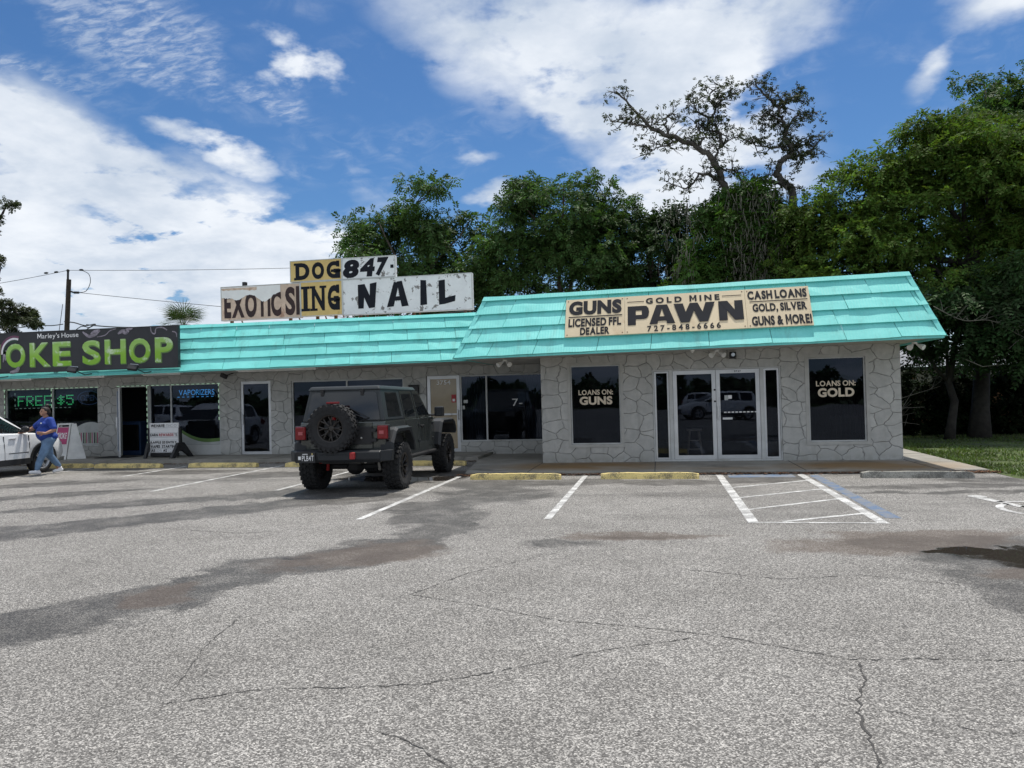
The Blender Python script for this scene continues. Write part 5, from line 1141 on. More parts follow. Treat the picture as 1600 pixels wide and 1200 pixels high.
for y, hwb, zb, hwt, zt in ((.10, .78, 1.02, .60, 1.10), (.45, .80, 1.04, .66, 1.52), (.9, .81, 1.04, .67, 1.60), (1.6, .815, 1.04, .68, 1.635), (2.3, .815, 1.03, .66, 1.60), (2.75, .81, 1.02, .66, 1.42), (3.42, .80, 1.0, .72, 1.04)):
    glo.append([(-hwb, y, zb), (-hwt, y, zt-.05), (-hwt+.07, y, zt), (0, y, zt+.02), (hwt-.07, y, zt), (hwt, y, zt-.05), (hwb, y, zb)])
flat_ = smooth_curve([tuple(c for p in g for c in p) for g in glo], 6); glo = [[tuple(f[3*i:3*i+3]) for i in range(7)] for f in flat_]
loft(mb, glo); gh = mb.build('roof', 'car_white', sv0, world=False, smooth=True); gh.data.set_sharp_from_angle(angle=R(40))
def glo_side(s, y, v):
    ys = [g[0][1] for g in glo]; i = max(0, min(len(glo)-2, next((k for k in range(len(ys)-1) if ys[k] <= y <= ys[k+1]), len(ys)-2))); f = (y-ys[i])/(ys[i+1]-ys[i])
    a = Vector(glo[i][6]).lerp(Vector(glo[i+1][6]), f); b = Vector(glo[i][5]).lerp(Vector(glo[i+1][5]), f); p = a.lerp(b, v); return Vector((s*(p.x+.010), p.y, p.z+.003))
for s in (-1, 1):
    for nm, y0, y1 in (('rear_window', .55, 1.28), ('front_window', 1.36, 3.22)):
        mb = MB(); n = 26
        for i in range(n):
            a, b = y0+(y1-y0)*i/n, y0+(y1-y0)*(i+1)/n
            if nm == 'front_window' and a < 2.36 < b+.04: continue
            tp = lambda y: .93 if y < 2.5 else max(.16, .93-.25*(y-2.5))
            for q in range(3):
                va, vb = .08+(tp(a)-.08)*q/3, .08+(tp(a)-.08)*(q+1)/3; vc, vd = .08+(tp(b)-.08)*q/3, .08+(tp(b)-.08)*(q+1)/3
                p = [glo_side(s, a, va), glo_side(s, b, vc), glo_side(s, b, vd), glo_side(s, a, vb)]; mb.face(p if s > 0 else p[::-1])
        mb.build(nm, 'car_glass', sv0, world=False, recalc=False)
    def body_side(y, k):
        ys = [q[0][1] for q in secs]; i = next(j for j in range(len(ys)-1) if ys[j] <= y <= ys[j+1]); f = (y-ys[i])/(ys[i+1]-ys[i])
        p = Vector(secs[i][k]).lerp(Vector(secs[i+1][k]), f); return Vector((s*(p.x+.013), p.y, p.z))
    for nm, ya, yb, hy in (('rear_door', 1.30, 2.43, 1.45), ('front_door', 2.45, 3.18, 2.58)):
        mb = MB(); ks = (11, 10, 9, 8); n = 8
        for i in range(n):
            a, b = ya+(yb-ya)*i/n, ya+(yb-ya)*(i+1)/n
            for k0, k1 in zip(ks, ks[1:]):
                p = [body_side(a, k0), body_side(b, k0), body_side(b, k1), body_side(a, k1)]; mb.face(p if s > 0 else p[::-1])
        d = mb.build(nm, 'car_white', sv0, world=False, recalc=False); bmesh_smooth(d)
        mb = MB(); mb.b2((s*.895, hy, .90), (s*.935, hy+.20, .93), bev=.006); mb.build('handle', 'alu', d, world=False)
        mb = MB(); mb.b2((s*.905, yb-.004, .44), (s*.9265, yb+.012, .80)); mb.b2((s*.89, yb-.004, .80), (s*.912, yb+.012, .98)); mb.build('door_gap', 'cladding', d, world=False)
    mb = MB(); mb.b2((s*.90, 1.25, .27), (s*.935, 3.22, .43), bev=.015); mb.b2((s*.90, 2.55, .55), (s*.934, 3.15, .57)); mb.build('sill_cladding', 'cladding', sv0, world=False)
    for y in (.85, 3.62):
        mb = MB(); pr = [(y+.42*math.cos(R(a)), .36+.42*math.sin(R(a))) for a in range(-8, 189, 12)]; pi = [(y+.36*math.cos(R(a)), .36+.36*math.sin(R(a))) for a in range(-8, 189, 12)]
        for i in range(len(pr)-1):
            (a, b), (c, d_), (e_, f_), (g_, h_) = pr[i], pr[i+1], pi[i+1], pi[i]; x0, x1 = .89, .938
            mb.face([(s*x1, a, b), (s*x1, c, d_), (s*x1, e_, f_), (s*x1, g_, h_)]); mb.face([(s*x0, a, b), (s*x0, c, d_), (s*x1, c, d_), (s*x1, a, b)])
        mb.build('arch_cladding', 'cladding', sv0, world=False)
    mb = MB(); mb.ball((s*1.0, 2.98, 1.14), (.11, .07, .075)); mb.b2((s*.83, 2.96, 1.06), (s*.96, 3.02, 1.10)); mb.build('mirror', 'black', sv0, world=False)
    mb = MB(); mb.prism([(s*.50, 4.46), (s*.80, 4.28), (s*.855, 4.02), (s*.80, 4.02), (s*.45, 4.38)], lambda u, v, w: (u, v+.02, w), .68, .80, bev=.01); mb.build('headlight', 'lamp_clear', sv0, world=False)
    mb = MB(); mb.b2((s*.60, -.03, .78), (s*.86, .16, .98), bev=.03, seg=2); mb.build('tail_light', 'red_lens', sv0, world=False)
mb = MB(); mb.face([(-.62, 2.80, 1.435), (.62, 2.80, 1.435), (.70, 3.40, 1.085), (-.70, 3.40, 1.085)][::-1]); mb.build('windscreen', 'car_glass', sv0, world=False, recalc=False)
mb = MB(); mb.face([(-.58, .34, 1.52), (.58, .34, 1.52), (.62, .065, 1.14), (-.62, .065, 1.14)]); mb.build('rear_screen', 'car_glass', sv0, world=False, recalc=False)
MB().b2((-.55, 4.40, .34), (.55, 4.56, .62), bev=.03).build('front_bumper', 'cladding', sv0, world=False); MB().b2((-.75, -.04, .30), (.75, .2, .50), bev=.03).build('rear_bumper', 'cladding', sv0, world=False)
def car_wheel(parent, c, s):
    M4 = Matrix.Translation(Vector(c)) @ Vector((0, 0, 1)).rotation_difference(Vector((s, 0, 0))).to_matrix().to_4x4(); h = .11
    w = MB().lathe([(0, -.08), (.16, -.08), (.16, .02), (0, .02)], M4, 20).build('wheel', 'black', parent, world=False)
    MB().lathe([(.225, -h*.8), (.24, -h), (.32, -h), (.35, -h*.7), (.352, 0), (.35, h*.7), (.32, h), (.24, h), (.225, h*.8)], M4, 40).build('tyre', 'rubber', w, world=False, smooth=True)
    rm = MB(); rm.lathe([(.225, -h*.7), (.20, -h*.5), (.20, h*.5), (.222, h*.85), (.232, h*.9), (.225, h*.6)], M4, 36)
    for k in range(5):
        for dl_ in (-.12, .12):
            a = 2*math.pi*k/5+.3; rm.tube([M4 @ Vector((.03*math.cos(a), .03*math.sin(a), h*.55)), M4 @ Vector((.21*math.cos(a+dl_), .21*math.sin(a+dl_), h*.75))], [.022, .016], 6)
    rm.lathe([(0, h*.7), (.05, h*.65), (.055, h*.3)], M4, 16); rm.build('rim', 'alu', w, world=False)
for s in (-1, 1):
    for y in (.85, 3.62): car_wheel(sv0, (s*.80, y, .352), s)
GS = 'white SUVs on the parking lot'
sv0['group'] = GS
copy_thing(sv0, (-25.5, 3.0, 0), 'white SUV standing out in the lot, seen as a reflection in the smoke shop window', GS, R(100))
copy_thing(sv0, (5.4, -9.5, 0), 'white SUV behind the photographer, mirrored large in the right pawn shop door', GS, R(75))
copy_thing(sv0, (1.8, -30, 0), 'white SUV far behind the photographer, mirrored small in the left pawn shop door', GS, R(-80))

# ================================================================ person
pn = thing('person', 'person in a blue T-shirt, light jeans and white trainers walking past the white SUV', 'person', (-14.93, 16.60, 0))
PF = Vector((-.40, -.92, 0)).normalized()
PLf = Vector((0, 0, 1)).cross(PF)
def pw(f, l, z): return PF*f+PLf*l+Vector((0, 0, z))
ROTP = Matrix((PF, PLf, Vector((0, 0, 1)))).transposed()
def chain(mb, pts, radii, k=7):
    P = [pw(*p) for p in pts]
    for i in range(len(P)-1):
        L = (P[i+1]-P[i]).length; n = max(2, int(L/(.35*min(radii[i], radii[i+1]))))
        for j in range(n+1):
            t_ = j/n; mb.ball(P[i].lerp(P[i+1], t_), radii[i]*(1-t_)+radii[i+1]*t_, 10, 8)
def ell(mb, c, r): mb.ball(pw(*c), r, 16, 12, ROTP)
def organic(name, mb, material, vox, parent, it=6):
    o = mb.build(name, material, parent, world=False, recalc=False)
    apply_mods(o, [('REMESH', dict(mode='VOXEL', voxel_size=vox)), ('SMOOTH', dict(factor=.5, iterations=it))])
    for p_ in o.data.polygons: p_.use_smooth = True
    return o
b = MB()
ell(b, (.075, 0, 1.545), (.088, .074, .112)); ell(b, (.105, 0, 1.50), (.062, .058, .06)); ell(b, (.165, 0, 1.535), (.022, .014, .022)); ell(b, (.125, .035, 1.51), (.035, .03, .03)); ell(b, (.125, -.035, 1.51), (.035, .03, .03))
for s in (-1, 1): ell(b, (.06, s*.077, 1.54), (.022, .012, .03))
chain(b, [(.035, 0, 1.40), (.06, 0, 1.48)], [.064, .060]); ell(b, (.02, 0, 1.24), (.135, .18, .16)); ell(b, (.03, 0, 1.02), (.155, .19, .18))
chain(b, [(.0, -.20, 1.345), (.20, -.36, 1.13), (.42, -.42, 1.05), (.47, -.43, 1.035)], [.062, .050, .032, .030])
chain(b, [(.02, .215, 1.335), (.0, .335, 1.10), (.20, .33, 1.02), (.245, .31, 1.03)], [.065, .052, .034, .031])
def hand(b, w, d, side, up):
    w = Vector(w); d = Vector(d).normalized(); s_ = Vector(side).normalized(); u_ = Vector(up).normalized()
    for q in (0, .35, .7, 1): 
        for r in (-.026, -.009, .009, .026): b.ball(pw(*(w+d*(.02+.07*q)+s_*r)), .0135, 8, 6)
    for r, L, cv in ((-.030, .052, .4), (-.010, .068, .25), (.010, .072, .2), (.030, .062, .3)):
        p0 = w+d*.09+s_*r; p1 = p0+d*L*.5-u_*L*cv*.3+s_*r*.12; p2 = p1+d*L*.42-u_*L*cv*.9
        chain(b, [tuple(p0), tuple(p1), tuple(p2)], [.0095, .0085, .0075])
    p0 = w+d*.03-s_*.03; p1 = p0+d*.03-s_*.032-u_*.01; p2 = p1+d*.035-s_*.008-u_*.012; chain(b, [tuple(p0), tuple(p1), tuple(p2)], [.012, .010, .008])
hand(b, (.45, -.425, 1.04), (1, -.15, -.30), (0, 1, 0), (.3, 0, 1)); hand(b, (.225, .315, 1.025), (1, -.45, .12), (0, .2, 1), (0, 1, 0))
chain(b, [(.02, .11, .86), (.20, .12, .48), (.30, .10, .12)], [.10, .07, .048]); chain(b, [(-.02, -.11, .86), (-.06, -.10, .47), (-.30, -.10, .15)], [.10, .07, .048])
chain(b, [(.30, .10, .10), (.44, .10, .08)], [.035, .025]); chain(b, [(-.30, -.10, .12), (-.18, -.10, .05)], [.035, .025])
body = organic('body', b, 'skin', .0085, pn, 5)
h = MB(); ell(h, (.035, 0, 1.575), (.098, .088, .105)); ell(h, (-.01, 0, 1.53), (.07, .08, .085)); ell(h, (.005, 0, 1.695), (.058, .055, .052)); ell(h, (.09, 0, 1.64), (.05, .06, .025)); organic('hair', h, 'hair', .010, pn, 4)
f = MB()
for s in (-1, 1): ell(f, (.152, s*.032, 1.552), (.010, .014, .008))
f.build('eye', 'hair', pn, world=False)
f = MB()
for s in (-1, 1): ell(f, (.150, s*.034, 1.575), (.010, .020, .005))
f.build('eyebrow', 'hair', pn, world=False); f = MB(); ell(f, (.158, 0, 1.488), (.012, .022, .008)); f.build('mouth', 'lip', pn, world=False)
c = MB(); ell(c, (.02, 0, 1.255), (.158, .215, .165)); ell(c, (.06, 0, 1.02), (.205, .235, .215)); ell(c, (.12, .08, 1.23), (.085, .095, .085)); ell(c, (.12, -.08, 1.23), (.085, .095, .085)); ell(c, (-.03, 0, .93), (.19, .225, .13)); ell(c, (.01, 0, 1.365), (.085, .165, .06))
chain(c, [(.0, -.19, 1.34), (.13, -.30, 1.19)], [.088, .084]); chain(c, [(.02, .20, 1.33), (.005, .30, 1.15)], [.09, .088]); organic('t_shirt', c, 'shirt_blue', .013, pn, 6)
f = MB(); f.box(pw(.193, .09, 1.27), (.012, .055, .03), ROTP); f.build('name_badge', 'letter_white', pn, world=False)
j = MB(); ell(j, (-.01, 0, .88), (.185, .205, .14)); chain(j, [(.02, .105, .84), (.10, .115, .65), (.20, .12, .47), (.27, .105, .28), (.30, .10, .155)], [.138, .122, .088, .078, .060]); chain(j, [(-.02, -.105, .84), (-.04, -.105, .65), (-.08, -.10, .46), (-.20, -.10, .30), (-.295, -.10, .185)], [.138, .122, .088, .080, .060]); organic('jeans', j, 'denim', .013, pn, 5)
for (ax_, az_, l, dx, dz) in ((.29, .085, .10, .17, .045), (-.325, .095, -.10, .15, -.045)):
    s = MB(); chain(s, [(ax_-.03, l, az_-.02), (ax_+dx*.5, l, az_-.015+dz*.3), (ax_+dx, l, az_-.02+dz*.6)], [.048, .046, .038]); chain(s, [(ax_, l, az_+.03), (ax_+.02, l, az_+.02)], [.05, .05]); organic('shoe', s, 'shoe', .010, pn, 4)
# ================================================================ vegetation
def unit(v): return v/np.maximum(np.linalg.norm(v, axis=-1, keepdims=True), 1e-6)
def clumps(lobes, n, rr, seed, shell=.5):
    rg = np.random.default_rng(seed); lob = np.array(lobes, float); vol = (lob[:, 3]*lob[:, 4]*lob[:, 5])**.72; idx = rg.choice(len(lob), n, p=vol/vol.sum())
    d = unit(rg.standard_normal((n, 3))); rad = shell+(1.02-shell)*rg.random((n, 1))**.6
    c = lob[idx, :3]+d*rad*lob[idx, 3:6]; return c, rg.uniform(rr[0], rr[1], n)
def fronds(cen, rad, nf, L, pairs, ll, lw, droop, seed, up=.25, flat=.75):
    """sprays of leaflets: every spray is a drooping rib with leaflets on both sides"""
    rg = np.random.default_rng(seed); n = len(cen)*nf
    c = np.repeat(cen, nf, 0); r = np.repeat(rad, nf)[:, None]
    d = rg.standard_normal((n, 3)); d[:, 2] = d[:, 2]*flat+up; d = unit(d)
    p = c+d*r*rg.random((n, 1))**.6*np.array([1, 1, .75])
    ax = unit(d*np.array([1, 1, .5])+.45*rg.standard_normal((n, 3))-np.array([0, 0, droop])); Ln = L*rg.uniform(.65, 1.25, (n, 1))
    nrm = unit(np.array([0, 0, 1.0])+.5*rg.standard_normal((n, 3))); side = unit(np.cross(ax, nrm)); nrm = np.cross(side, ax)
    V = []
    for k in range(pairs):
        t_ = (k+.6)/pairs
        b = p+ax*Ln*t_-np.array([0, 0, 1])*(t_**2)*Ln*droop*.5
        for s in (-1, 1):
            la = unit(side*s*.85+ax*.55-np.array([0, 0, .25])+.22*rg.standard_normal((n, 3))); wv = unit(np.cross(la, nrm+.3*rg.standard_normal((n, 3))))*lw
            le = ll*(1-.45*abs(t_-.45))*rg.uniform(.8, 1.2, (n, 1))
            V.append(np.stack([b, b+la*le*.5+wv, b+la*le, b+la*le*.5-wv], 1))
    V = np.concatenate(V, 0).reshape(-1, 3); return V, np.arange(len(V)).reshape(-1, 4)
def limbs(mb, base, top, lobes, cen, r0, seed, nmain=6, nsub=40):
    rg = random.Random(seed); base = Vector(base); top = Vector(top)
    n = 7; tr = [base.lerp(top, i/n)+Vector((rg.gauss(0, .08), rg.gauss(0, .08), 0))*(i > 0) for i in range(n+1)]
    mb.tube(tr, [r0*(1.25 if i == 0 else 1)*(1-.65*i/n) for i in range(n+1)], 10)
    mains = []
    for i in range(nmain):
        lb = lobes[i % len(lobes)]; tgt = Vector(lb[:3])+Vector((rg.uniform(-.4, .4)*lb[3], rg.uniform(-.4, .4)*lb[4], rg.uniform(-.1, .7)*lb[5])); st = tr[rg.randint(3, n)]
        m_ = st.lerp(tgt, .5)+Vector((rg.gauss(0, .25), rg.gauss(0, .25), -.15)); pts = [st, st.lerp(m_, .5)+Vector((0, 0, -.05)), m_, m_.lerp(tgt, .6)+Vector((rg.gauss(0, .12), 0, .05)), tgt]
        mb.tube(pts, [r0*.45, r0*.38, r0*.28, r0*.2, r0*.08], 7); mains += pts[1:]
    idx = list(range(len(cen))); rg.shuffle(idx)
    for i in idx[:nsub]:
        c = Vector(cen[i]); st = min(mains, key=lambda q: (q-c).length); mid = st.lerp(c, .55)+Vector((rg.gauss(0, .12), rg.gauss(0, .12), -.08)); mb.tube([st, mid, c], [r0*.13, r0*.09, r0*.03], 5)
def tree(name, label, lobes, ncl, rr, base, top, r0, leaf, bark, seed, nf=34, L=.42, pairs=6, ll=.17, lw=.032, droop=.45, group=None, cat='tree', shell=.5, up=.25, nsub=40, nmain=6, flat=.75):
    tr = thing(name, label, cat, base, group); c, r = clumps(lobes, ncl, rr, seed, shell)
    mb = MB(); limbs(mb, base, top, lobes, c, r0, seed, nmain, nsub); mb.build('trunk', bark, tr, smooth=True)
    V, F = fronds(c, r, nf, L, pairs, ll, lw, droop, seed+1, up, flat); np_mesh('crown', V, F, leaf, tr); return tr
GT = 'trees growing behind the strip mall'
tree('tree', 'dark feathery tree behind the NAIL sign, leftmost of the row behind the building', [(-10.4, 30, 7.4, 2.1, 2, 1.9), (-9.35, 30, 9.4, 1.0, 1.1, 1.35), (-11.6, 30, 7.9, .9, 1.2, 1.2), (-7.9, 30, 7.9, 1.2, 1.5, 1.25), (-9.3, 30.3, 5.4, 3.0, 2, 2.0), (-7.3, 30, 6.2, 1.3, 1.5, 1.8)], 150, (.35, .75), (-9.3, 30.3, 0), (-9.3, 30.1, 6.6), .2, 'leaf_green', 'bark', 21, nf=40, group=GT)
tree('tree', 'tall dark feathery tree behind the left half of the pawn shop roof', [(-3.7, 30, 8.6, 1.9, 1.8, 1.75), (-1.55, 30, 9.1, .7, .9, 1.2), (-5.1, 30, 9.1, .7, .9, 1.0), (-3.6, 30.2, 5.8, 2.9, 2, 2.0), (-2.2, 30, 7.3, 1.5, 1.5, 1.6), (-5.6, 30, 7.3, 1.2, 1.5, 1.4)], 165, (.35, .75), (-3.6, 30.3, 0), (-3.6, 30.1, 7), .2, 'leaf_green', 'bark', 22, nf=40, group=GT)
tree('tree', 'lower dark tree behind the PAWN panel, left of the bare oak', [(.1, 30.5, 6.6, 1.5, 1.7, 1.9), (.7, 30.3, 7.7, .9, 1.2, 1.0), (-.6, 30.5, 8.0, .7, 1.1, .9), (.3, 30.8, 4.8, 2.0, 1.8, 1.6)], 105, (.35, .7), (.2, 30.8, 0), (.2, 30.5, 6), .16, 'leaf_dark', 'bark', 23, nf=40, group=GT)
tree('tree', 'bright green young tree growing up round the stems of the bare oak', [(2.75, 27.3, 7.0, .95, .9, .9), (2.0, 27.3, 5.6, 1.2, 1.0, 1.1), (4.0, 27.4, 5.4, 1.4, 1.0, 1.5), (3.7, 27.3, 7.0, .8, .8, .8), (4.5, 27.3, 6.6, .6, .7, .6), (2.35, 27.4, 7.8, .75, .8, .75), (3.3, 27.4, 7.9, .8, .8, .7), (4.2, 27.4, 7.6, .6, .7, .6)], 175, (.3, .55), (3.0, 27.4, 0), (3.0, 27.3, 5.4), .12, 'leaf_fresh', 'bark', 24, nf=38, group=GT)
tree('tree', 'big spreading yellow-green tree right of the pawn shop roof', [(9.2, 26, 7.3, 2.9, 2.6, 2.3), (12.1, 26, 7.3, 2.6, 2.5, 2.1), (10.4, 26, 8.6, 1.6, 2.0, 1.25), (6.9, 25.6, 6.0, 1.5, 1.6, 1.25), (7.9, 25.8, 7.9, 1.0, 1.4, 1.0), (5.6, 25.6, 4.9, 1.2, 1.3, 1.0), (8.2, 25.4, 4.7, 2.2, 1.8, 1.3), (12.5, 25.5, 5.8, 2.5, 2.2, 2.0), (4.7, 26.2, 5.9, 1.0, 1.1, .9), (5.3, 26.2, 7.0, 1.0, 1.1, .85), (6.9, 26, 8.2, .9, 1.2, .8), (8.5, 26, 9.1, 1.0, 1.3, .8)], 330, (.4, .85), (9.35, 25.2, 0), (9.6, 25.8, 6.2), .27, 'leaf_yellow', 'bark_dark', 25, nf=44, L=.40, pairs=6, ll=.15, lw=.03, group=GT, nsub=70, nmain=9, flat=.5, up=.35)
tree('tree', 'very tall dark green tree rising behind the yellow-green one at the right edge', [(12.0, 33, 12.3, 1.7, 1.6, 1.3), (14.6, 33, 13.2, 1.6, 1.6, 1.5), (13.6, 33, 11.2, 2.2, 2, 1.6), (16.5, 33, 12.0, 2.0, 2, 2.2), (14.5, 33, 8.5, 3.5, 2.5, 2.5), (10.9, 33, 11.4, .9, 1.0, .7)], 190, (.4, .75), (14, 33, 0), (14, 33, 9), .28, 'leaf_green', 'bark', 26, nf=38, group=GT)
tree('tree', 'dark drooping tree with a straight trunk beside the right end of the pawn shop', [(8.3, 23.9, 3.6, 1.9, 1.3, .8), (10.0, 23.6, 4.1, 1.6, 1.3, 1.0), (6.9, 24.2, 3.7, .9, 1.1, .55), (9.2, 23.8, 2.95, 2.3, 1.2, .55), (10.3, 23.4, 2.6, 1.2, .9, .5)], 110, (.3, .55), (8.25, 24.4, 0), (8.4, 24.2, 4.0), .13, 'leaf_dark', 'bark_dark', 27, nf=32, L=.45, droop=.7, group=GT, nsub=40)
# bare oak
SN = {'t1': [(2.9, 6, 0), (2.8, 5.9, 3.5), (2.67, 0, 6.08), (2.56, 0, 7.49), (2.47, 0, 8.86), (2.09, -.3, 9.59), (1.54, -.5, 10.14), (.57, -.7, 10.57), (-.01, -.8, 10.87), (-.49, -.9, 11.43), (-1.16, -1, 12.19)],
 'b1': [(-.01, -.8, 10.87), (-.71, -1, 11.03), (-1.4, -1.1, 11.09)], 'b2': [(2.09, -.3, 9.59), (2.4, 0, 10.25), (2.69, .2, 10.52), (3.17, .3, 10.72)], 'b3': [(2.4, 0, 10.25), (2.37, .1, 10.75), (2.06, .2, 11.28), (1.58, .2, 11.74), (1.35, .2, 12.1)],
 'b4': [(2.06, .2, 11.28), (2.27, .3, 11.76), (2.08, .4, 12.28), (2.71, .5, 12.65)], 'b5': [(2.27, .3, 11.76), (2.56, .4, 12.03), (2.98, .4, 12.19)], 'b6': [(2.48, 0, 8.7), (2.19, -.2, 9.08), (1.6, -.5, 9.18), (1.21, -.6, 8.66), (.52, -.8, 8.92)],
 't2': [(4.3, .2, 0), (4.9, .2, 3), (4.91, .2, 5.78), (4.78, .2, 7.9), (4.72, .2, 8.6), (4.39, .1, 8.91), (4.27, 0, 9.21), (4.41, 0, 9.58), (4.8, .1, 9.86), (4.63, .2, 10.46), (4.56, .2, 10.96), (4.34, .2, 11.56), (3.97, .2, 11.98), (3.61, .2, 12.42)],
 'c1': [(4.72, .2, 8.6), (4.26, 0, 8.81), (3.51, -.2, 8.94), (3.23, -.2, 8.8), (2.85, -.1, 9.28), (2.38, 0, 9.46)], 'c2': [(4.8, .1, 9.86), (5.19, .2, 9.72), (5.49, .2, 9.74)], 'c3': [(4.72, .1, 10.16), (5.15, .3, 10.17), (5.58, .4, 10.08)], 'c4': [(4.59, .2, 10.66), (4.99, .4, 11.21), (5.43, .5, 11.17)],
 'c5': [(4.61, .1, 9.97), (3.74, -.3, 10.04), (3.16, -.5, 10.23)], 'b7': [(.57, -.7, 10.57), (.5, -.6, 11.2), (.73, -.5, 11.41)], 'b8': [(1.54, -.5, 10.14), (1.82, -.3, 10.62), (1.49, -.2, 10.88)], 'b9': [(.92, -.6, 10.4), (.35, -.8, 10.17), (-.21, -.9, 10.04)],
 'c6': [(4.56, .2, 10.96), (4.1, 0, 11.2), (3.8, -.1, 11.15)], 'c7': [(4.34, .2, 11.56), (4.75, .3, 11.8), (5.0, .3, 11.75)], 'b10': [(2.37, .1, 10.75), (1.9, 0, 10.95), (1.6, 0, 11.15)]}
sn = thing('bare_oak', 'twisted half-bare oak standing against the white cloud above the pawn shop', 'tree', (3.5, 28.2, 0), GT)
mb = MB(); rg = random.Random(77); tips = []
RB = {'t1': .19, 't2': .175, 'b3': .075, 'b6': .075, 'c1': .085}
for k, pts in SN.items():
    P = [(x, 28+y*(.25 if k == 't1' and i < 2 else 1), z) for i, (x, y, z) in enumerate(pts)]; P = smooth_curve(P, 6); P = [Vector(p)+Vector((rg.gauss(0, .03), rg.gauss(0, .03), rg.gauss(0, .03))) for p in P]
    r = RB.get(k, .05); n = len(P); mb.tube(P, [max(.014, r*(1-.86*i/(n-1))) for i in range(n)], 7)
    st_ = int(n*.55) if k in ('t1', 't2') else 2
    for i in range(st_, n, 2):
        for _ in range(2):
            d = Vector((rg.gauss(0, 1), rg.gauss(0, .7), rg.gauss(.35, .7))).normalized(); L = rg.uniform(.15, .55); m_ = P[i]+d*L*.5+Vector((rg.gauss(0, .05), 0, rg.gauss(0, .05))); e_ = P[i]+d*L+Vector((rg.gauss(0, .08), 0, rg.gauss(0, .08)))
            mb.tube([P[i], m_, e_], [.022, .014, .006], 5); tips += [m_, e_]
            for _ in range(2):
                q = e_+Vector((rg.gauss(0, .13), rg.gauss(0, .1), rg.gauss(0, .13))); mb.tube([m_, q], [.010, .004], 4); tips.append(q)
mb.build('trunk', 'bark_grey', sn, smooth=True)
tips = [t_ for t_ in tips if rg.random() < (.56 if t_.x > 3.4 else .34)]
V, F = fronds(np.array(tips), np.full(len(tips), .16), 5, .12, 3, .095, .024, .2, 5); np_mesh('crown', V, F, 'leaf_oak', sn)
# hanging moss and dead vines round the oak's stems
n = 1500; rgn = np.random.default_rng(9); cx_ = rgn.choice([.95, 3.3, 4.0, 2.8], n, p=[.16, .38, .26, .20])+rgn.standard_normal(n)*.38; zt_ = 4.4+3.9*rgn.random(n)**1.3; ln_ = rgn.uniform(.10, .40, n); yy_ = 26.5+rgn.uniform(-.5, .5, n); dx_ = rgn.standard_normal(n)*.07
V = np.zeros((n, 4, 3)); V[:, 0] = np.stack([cx_-.012, yy_, zt_], 1); V[:, 1] = np.stack([cx_+.012, yy_, zt_], 1); V[:, 2] = np.stack([cx_+dx_+.006, yy_+.05, zt_-ln_], 1); V[:, 3] = np.stack([cx_+dx_-.006, yy_+.05, zt_-ln_], 1)
np_mesh('hanging_moss', V.reshape(-1, 3), np.arange(4*n).reshape(-1, 4), 'moss', sn)
# left oak, mostly out of frame
tree('oak', 'dark small-leaved oak reaching in at the left edge behind the smoke shop sign', [(-30.3, 30, 7.7, 1.5, 1.4, 1.1), (-29.6, 30, 5.6, 1.9, 1.6, 1.0), (-29.9, 30, 9.9, 1.15, 1.0, .55), (-32.5, 30, 9, 2.2, 2.2, 2.4), (-28.6, 30, 6.1, .9, .8, .6), (-29.3, 30, 10.9, .5, .5, .3)], 80, (.2, .42), (-32, 30.3, 0), (-31.5, 30, 6.5), .3, 'leaf_oak', 'bark_dark', 31, nf=110, L=.16, pairs=3, ll=.11, lw=.028, droop=.25, nsub=60, nmain=8, shell=.35)
# palm
pt_ = thing('palm', 'fan palm poking up behind the roof between the smoke shop sign and the rooftop signs', 'palm', (-30.2, 45, 0))
mb = MB(); mb.tube([(-30.2, 45, 0), (-30.1, 45, 3), (-30.2, 45, 6.2)], [.22, .18, .16], 10); mb.build('trunk', 'bark', pt_, smooth=True)
rg = random.Random(4); Q = []
for i in range(34):
    a = rg.uniform(0, 6.283); el_ = rg.uniform(-.35, 1.25); d = Vector((math.cos(a)*math.cos(el_), math.sin(a)*math.cos(el_), math.sin(el_))); o_ = Vector((-30.2, 45, 6.6)); h_ = o_+d*rg.uniform(.6, .95); s_ = d.cross(Vector((0, 0, 1))).normalized(); 
    Q.append([o_-s_*.015, o_+s_*.015, h_+s_*.01, h_-s_*.01])
    for k in range(17):
        b_ = (k/16-.5)*2.7; dd_ = (d*math.cos(b_)+s_*math.sin(b_)+Vector((0, 0, -.10))).normalized(); L = 1.5*(1-.3*abs(b_)/1.35)*rg.uniform(.85, 1.1); wv = dd_.cross(d.cross(s_)).normalized()*.022; tp = h_+dd_*L+Vector((0, 0, -.16*L)); Q.append([h_, h_+dd_*L*.5+wv, tp, h_+dd_*L*.5-wv])
np_mesh('fronds', [list(v) for q in Q for v in q], [[4*i, 4*i+1, 4*i+2, 4*i+3] for i in range(len(Q))], 'palm_leaf', pt_)
# undergrowth right of the building
GU = 'dark undergrowth right of the pawn shop'
for i, (x, y, h_, w_, lb) in enumerate(((6.6, 27.3, 2.3, 1.5, 'dark leggy shrub against the right end of the pawn shop'), (8.9, 27.6, 2.0, 1.6, 'dark shrub between the two straight trunks'), (11.4, 27.2, 2.3, 1.8, 'dark shrub right of the thicker trunk'), (14.3, 27.0, 2.6, 2.0, 'dark shrub at the right edge of the photo'), (7.6, 30.2, 2.5, 1.6, 'taller dark shrub in front of the metal-roofed shed'))):
    tree('shrub', lb, [(x, y, h_*.45, w_, 1.0, h_*.5), (x+.6, y+.2, h_*.7, w_*.6, .8, h_*.35)], 64, (.3, .5), (x, y, 0), (x+.1, y, h_*.6), .05, 'leaf_deep', 'bark_dark', 40+i, nf=34, L=.3, pairs=4, ll=.14, lw=.035, group=GU, cat='shrub', nsub=14, nmain=4)
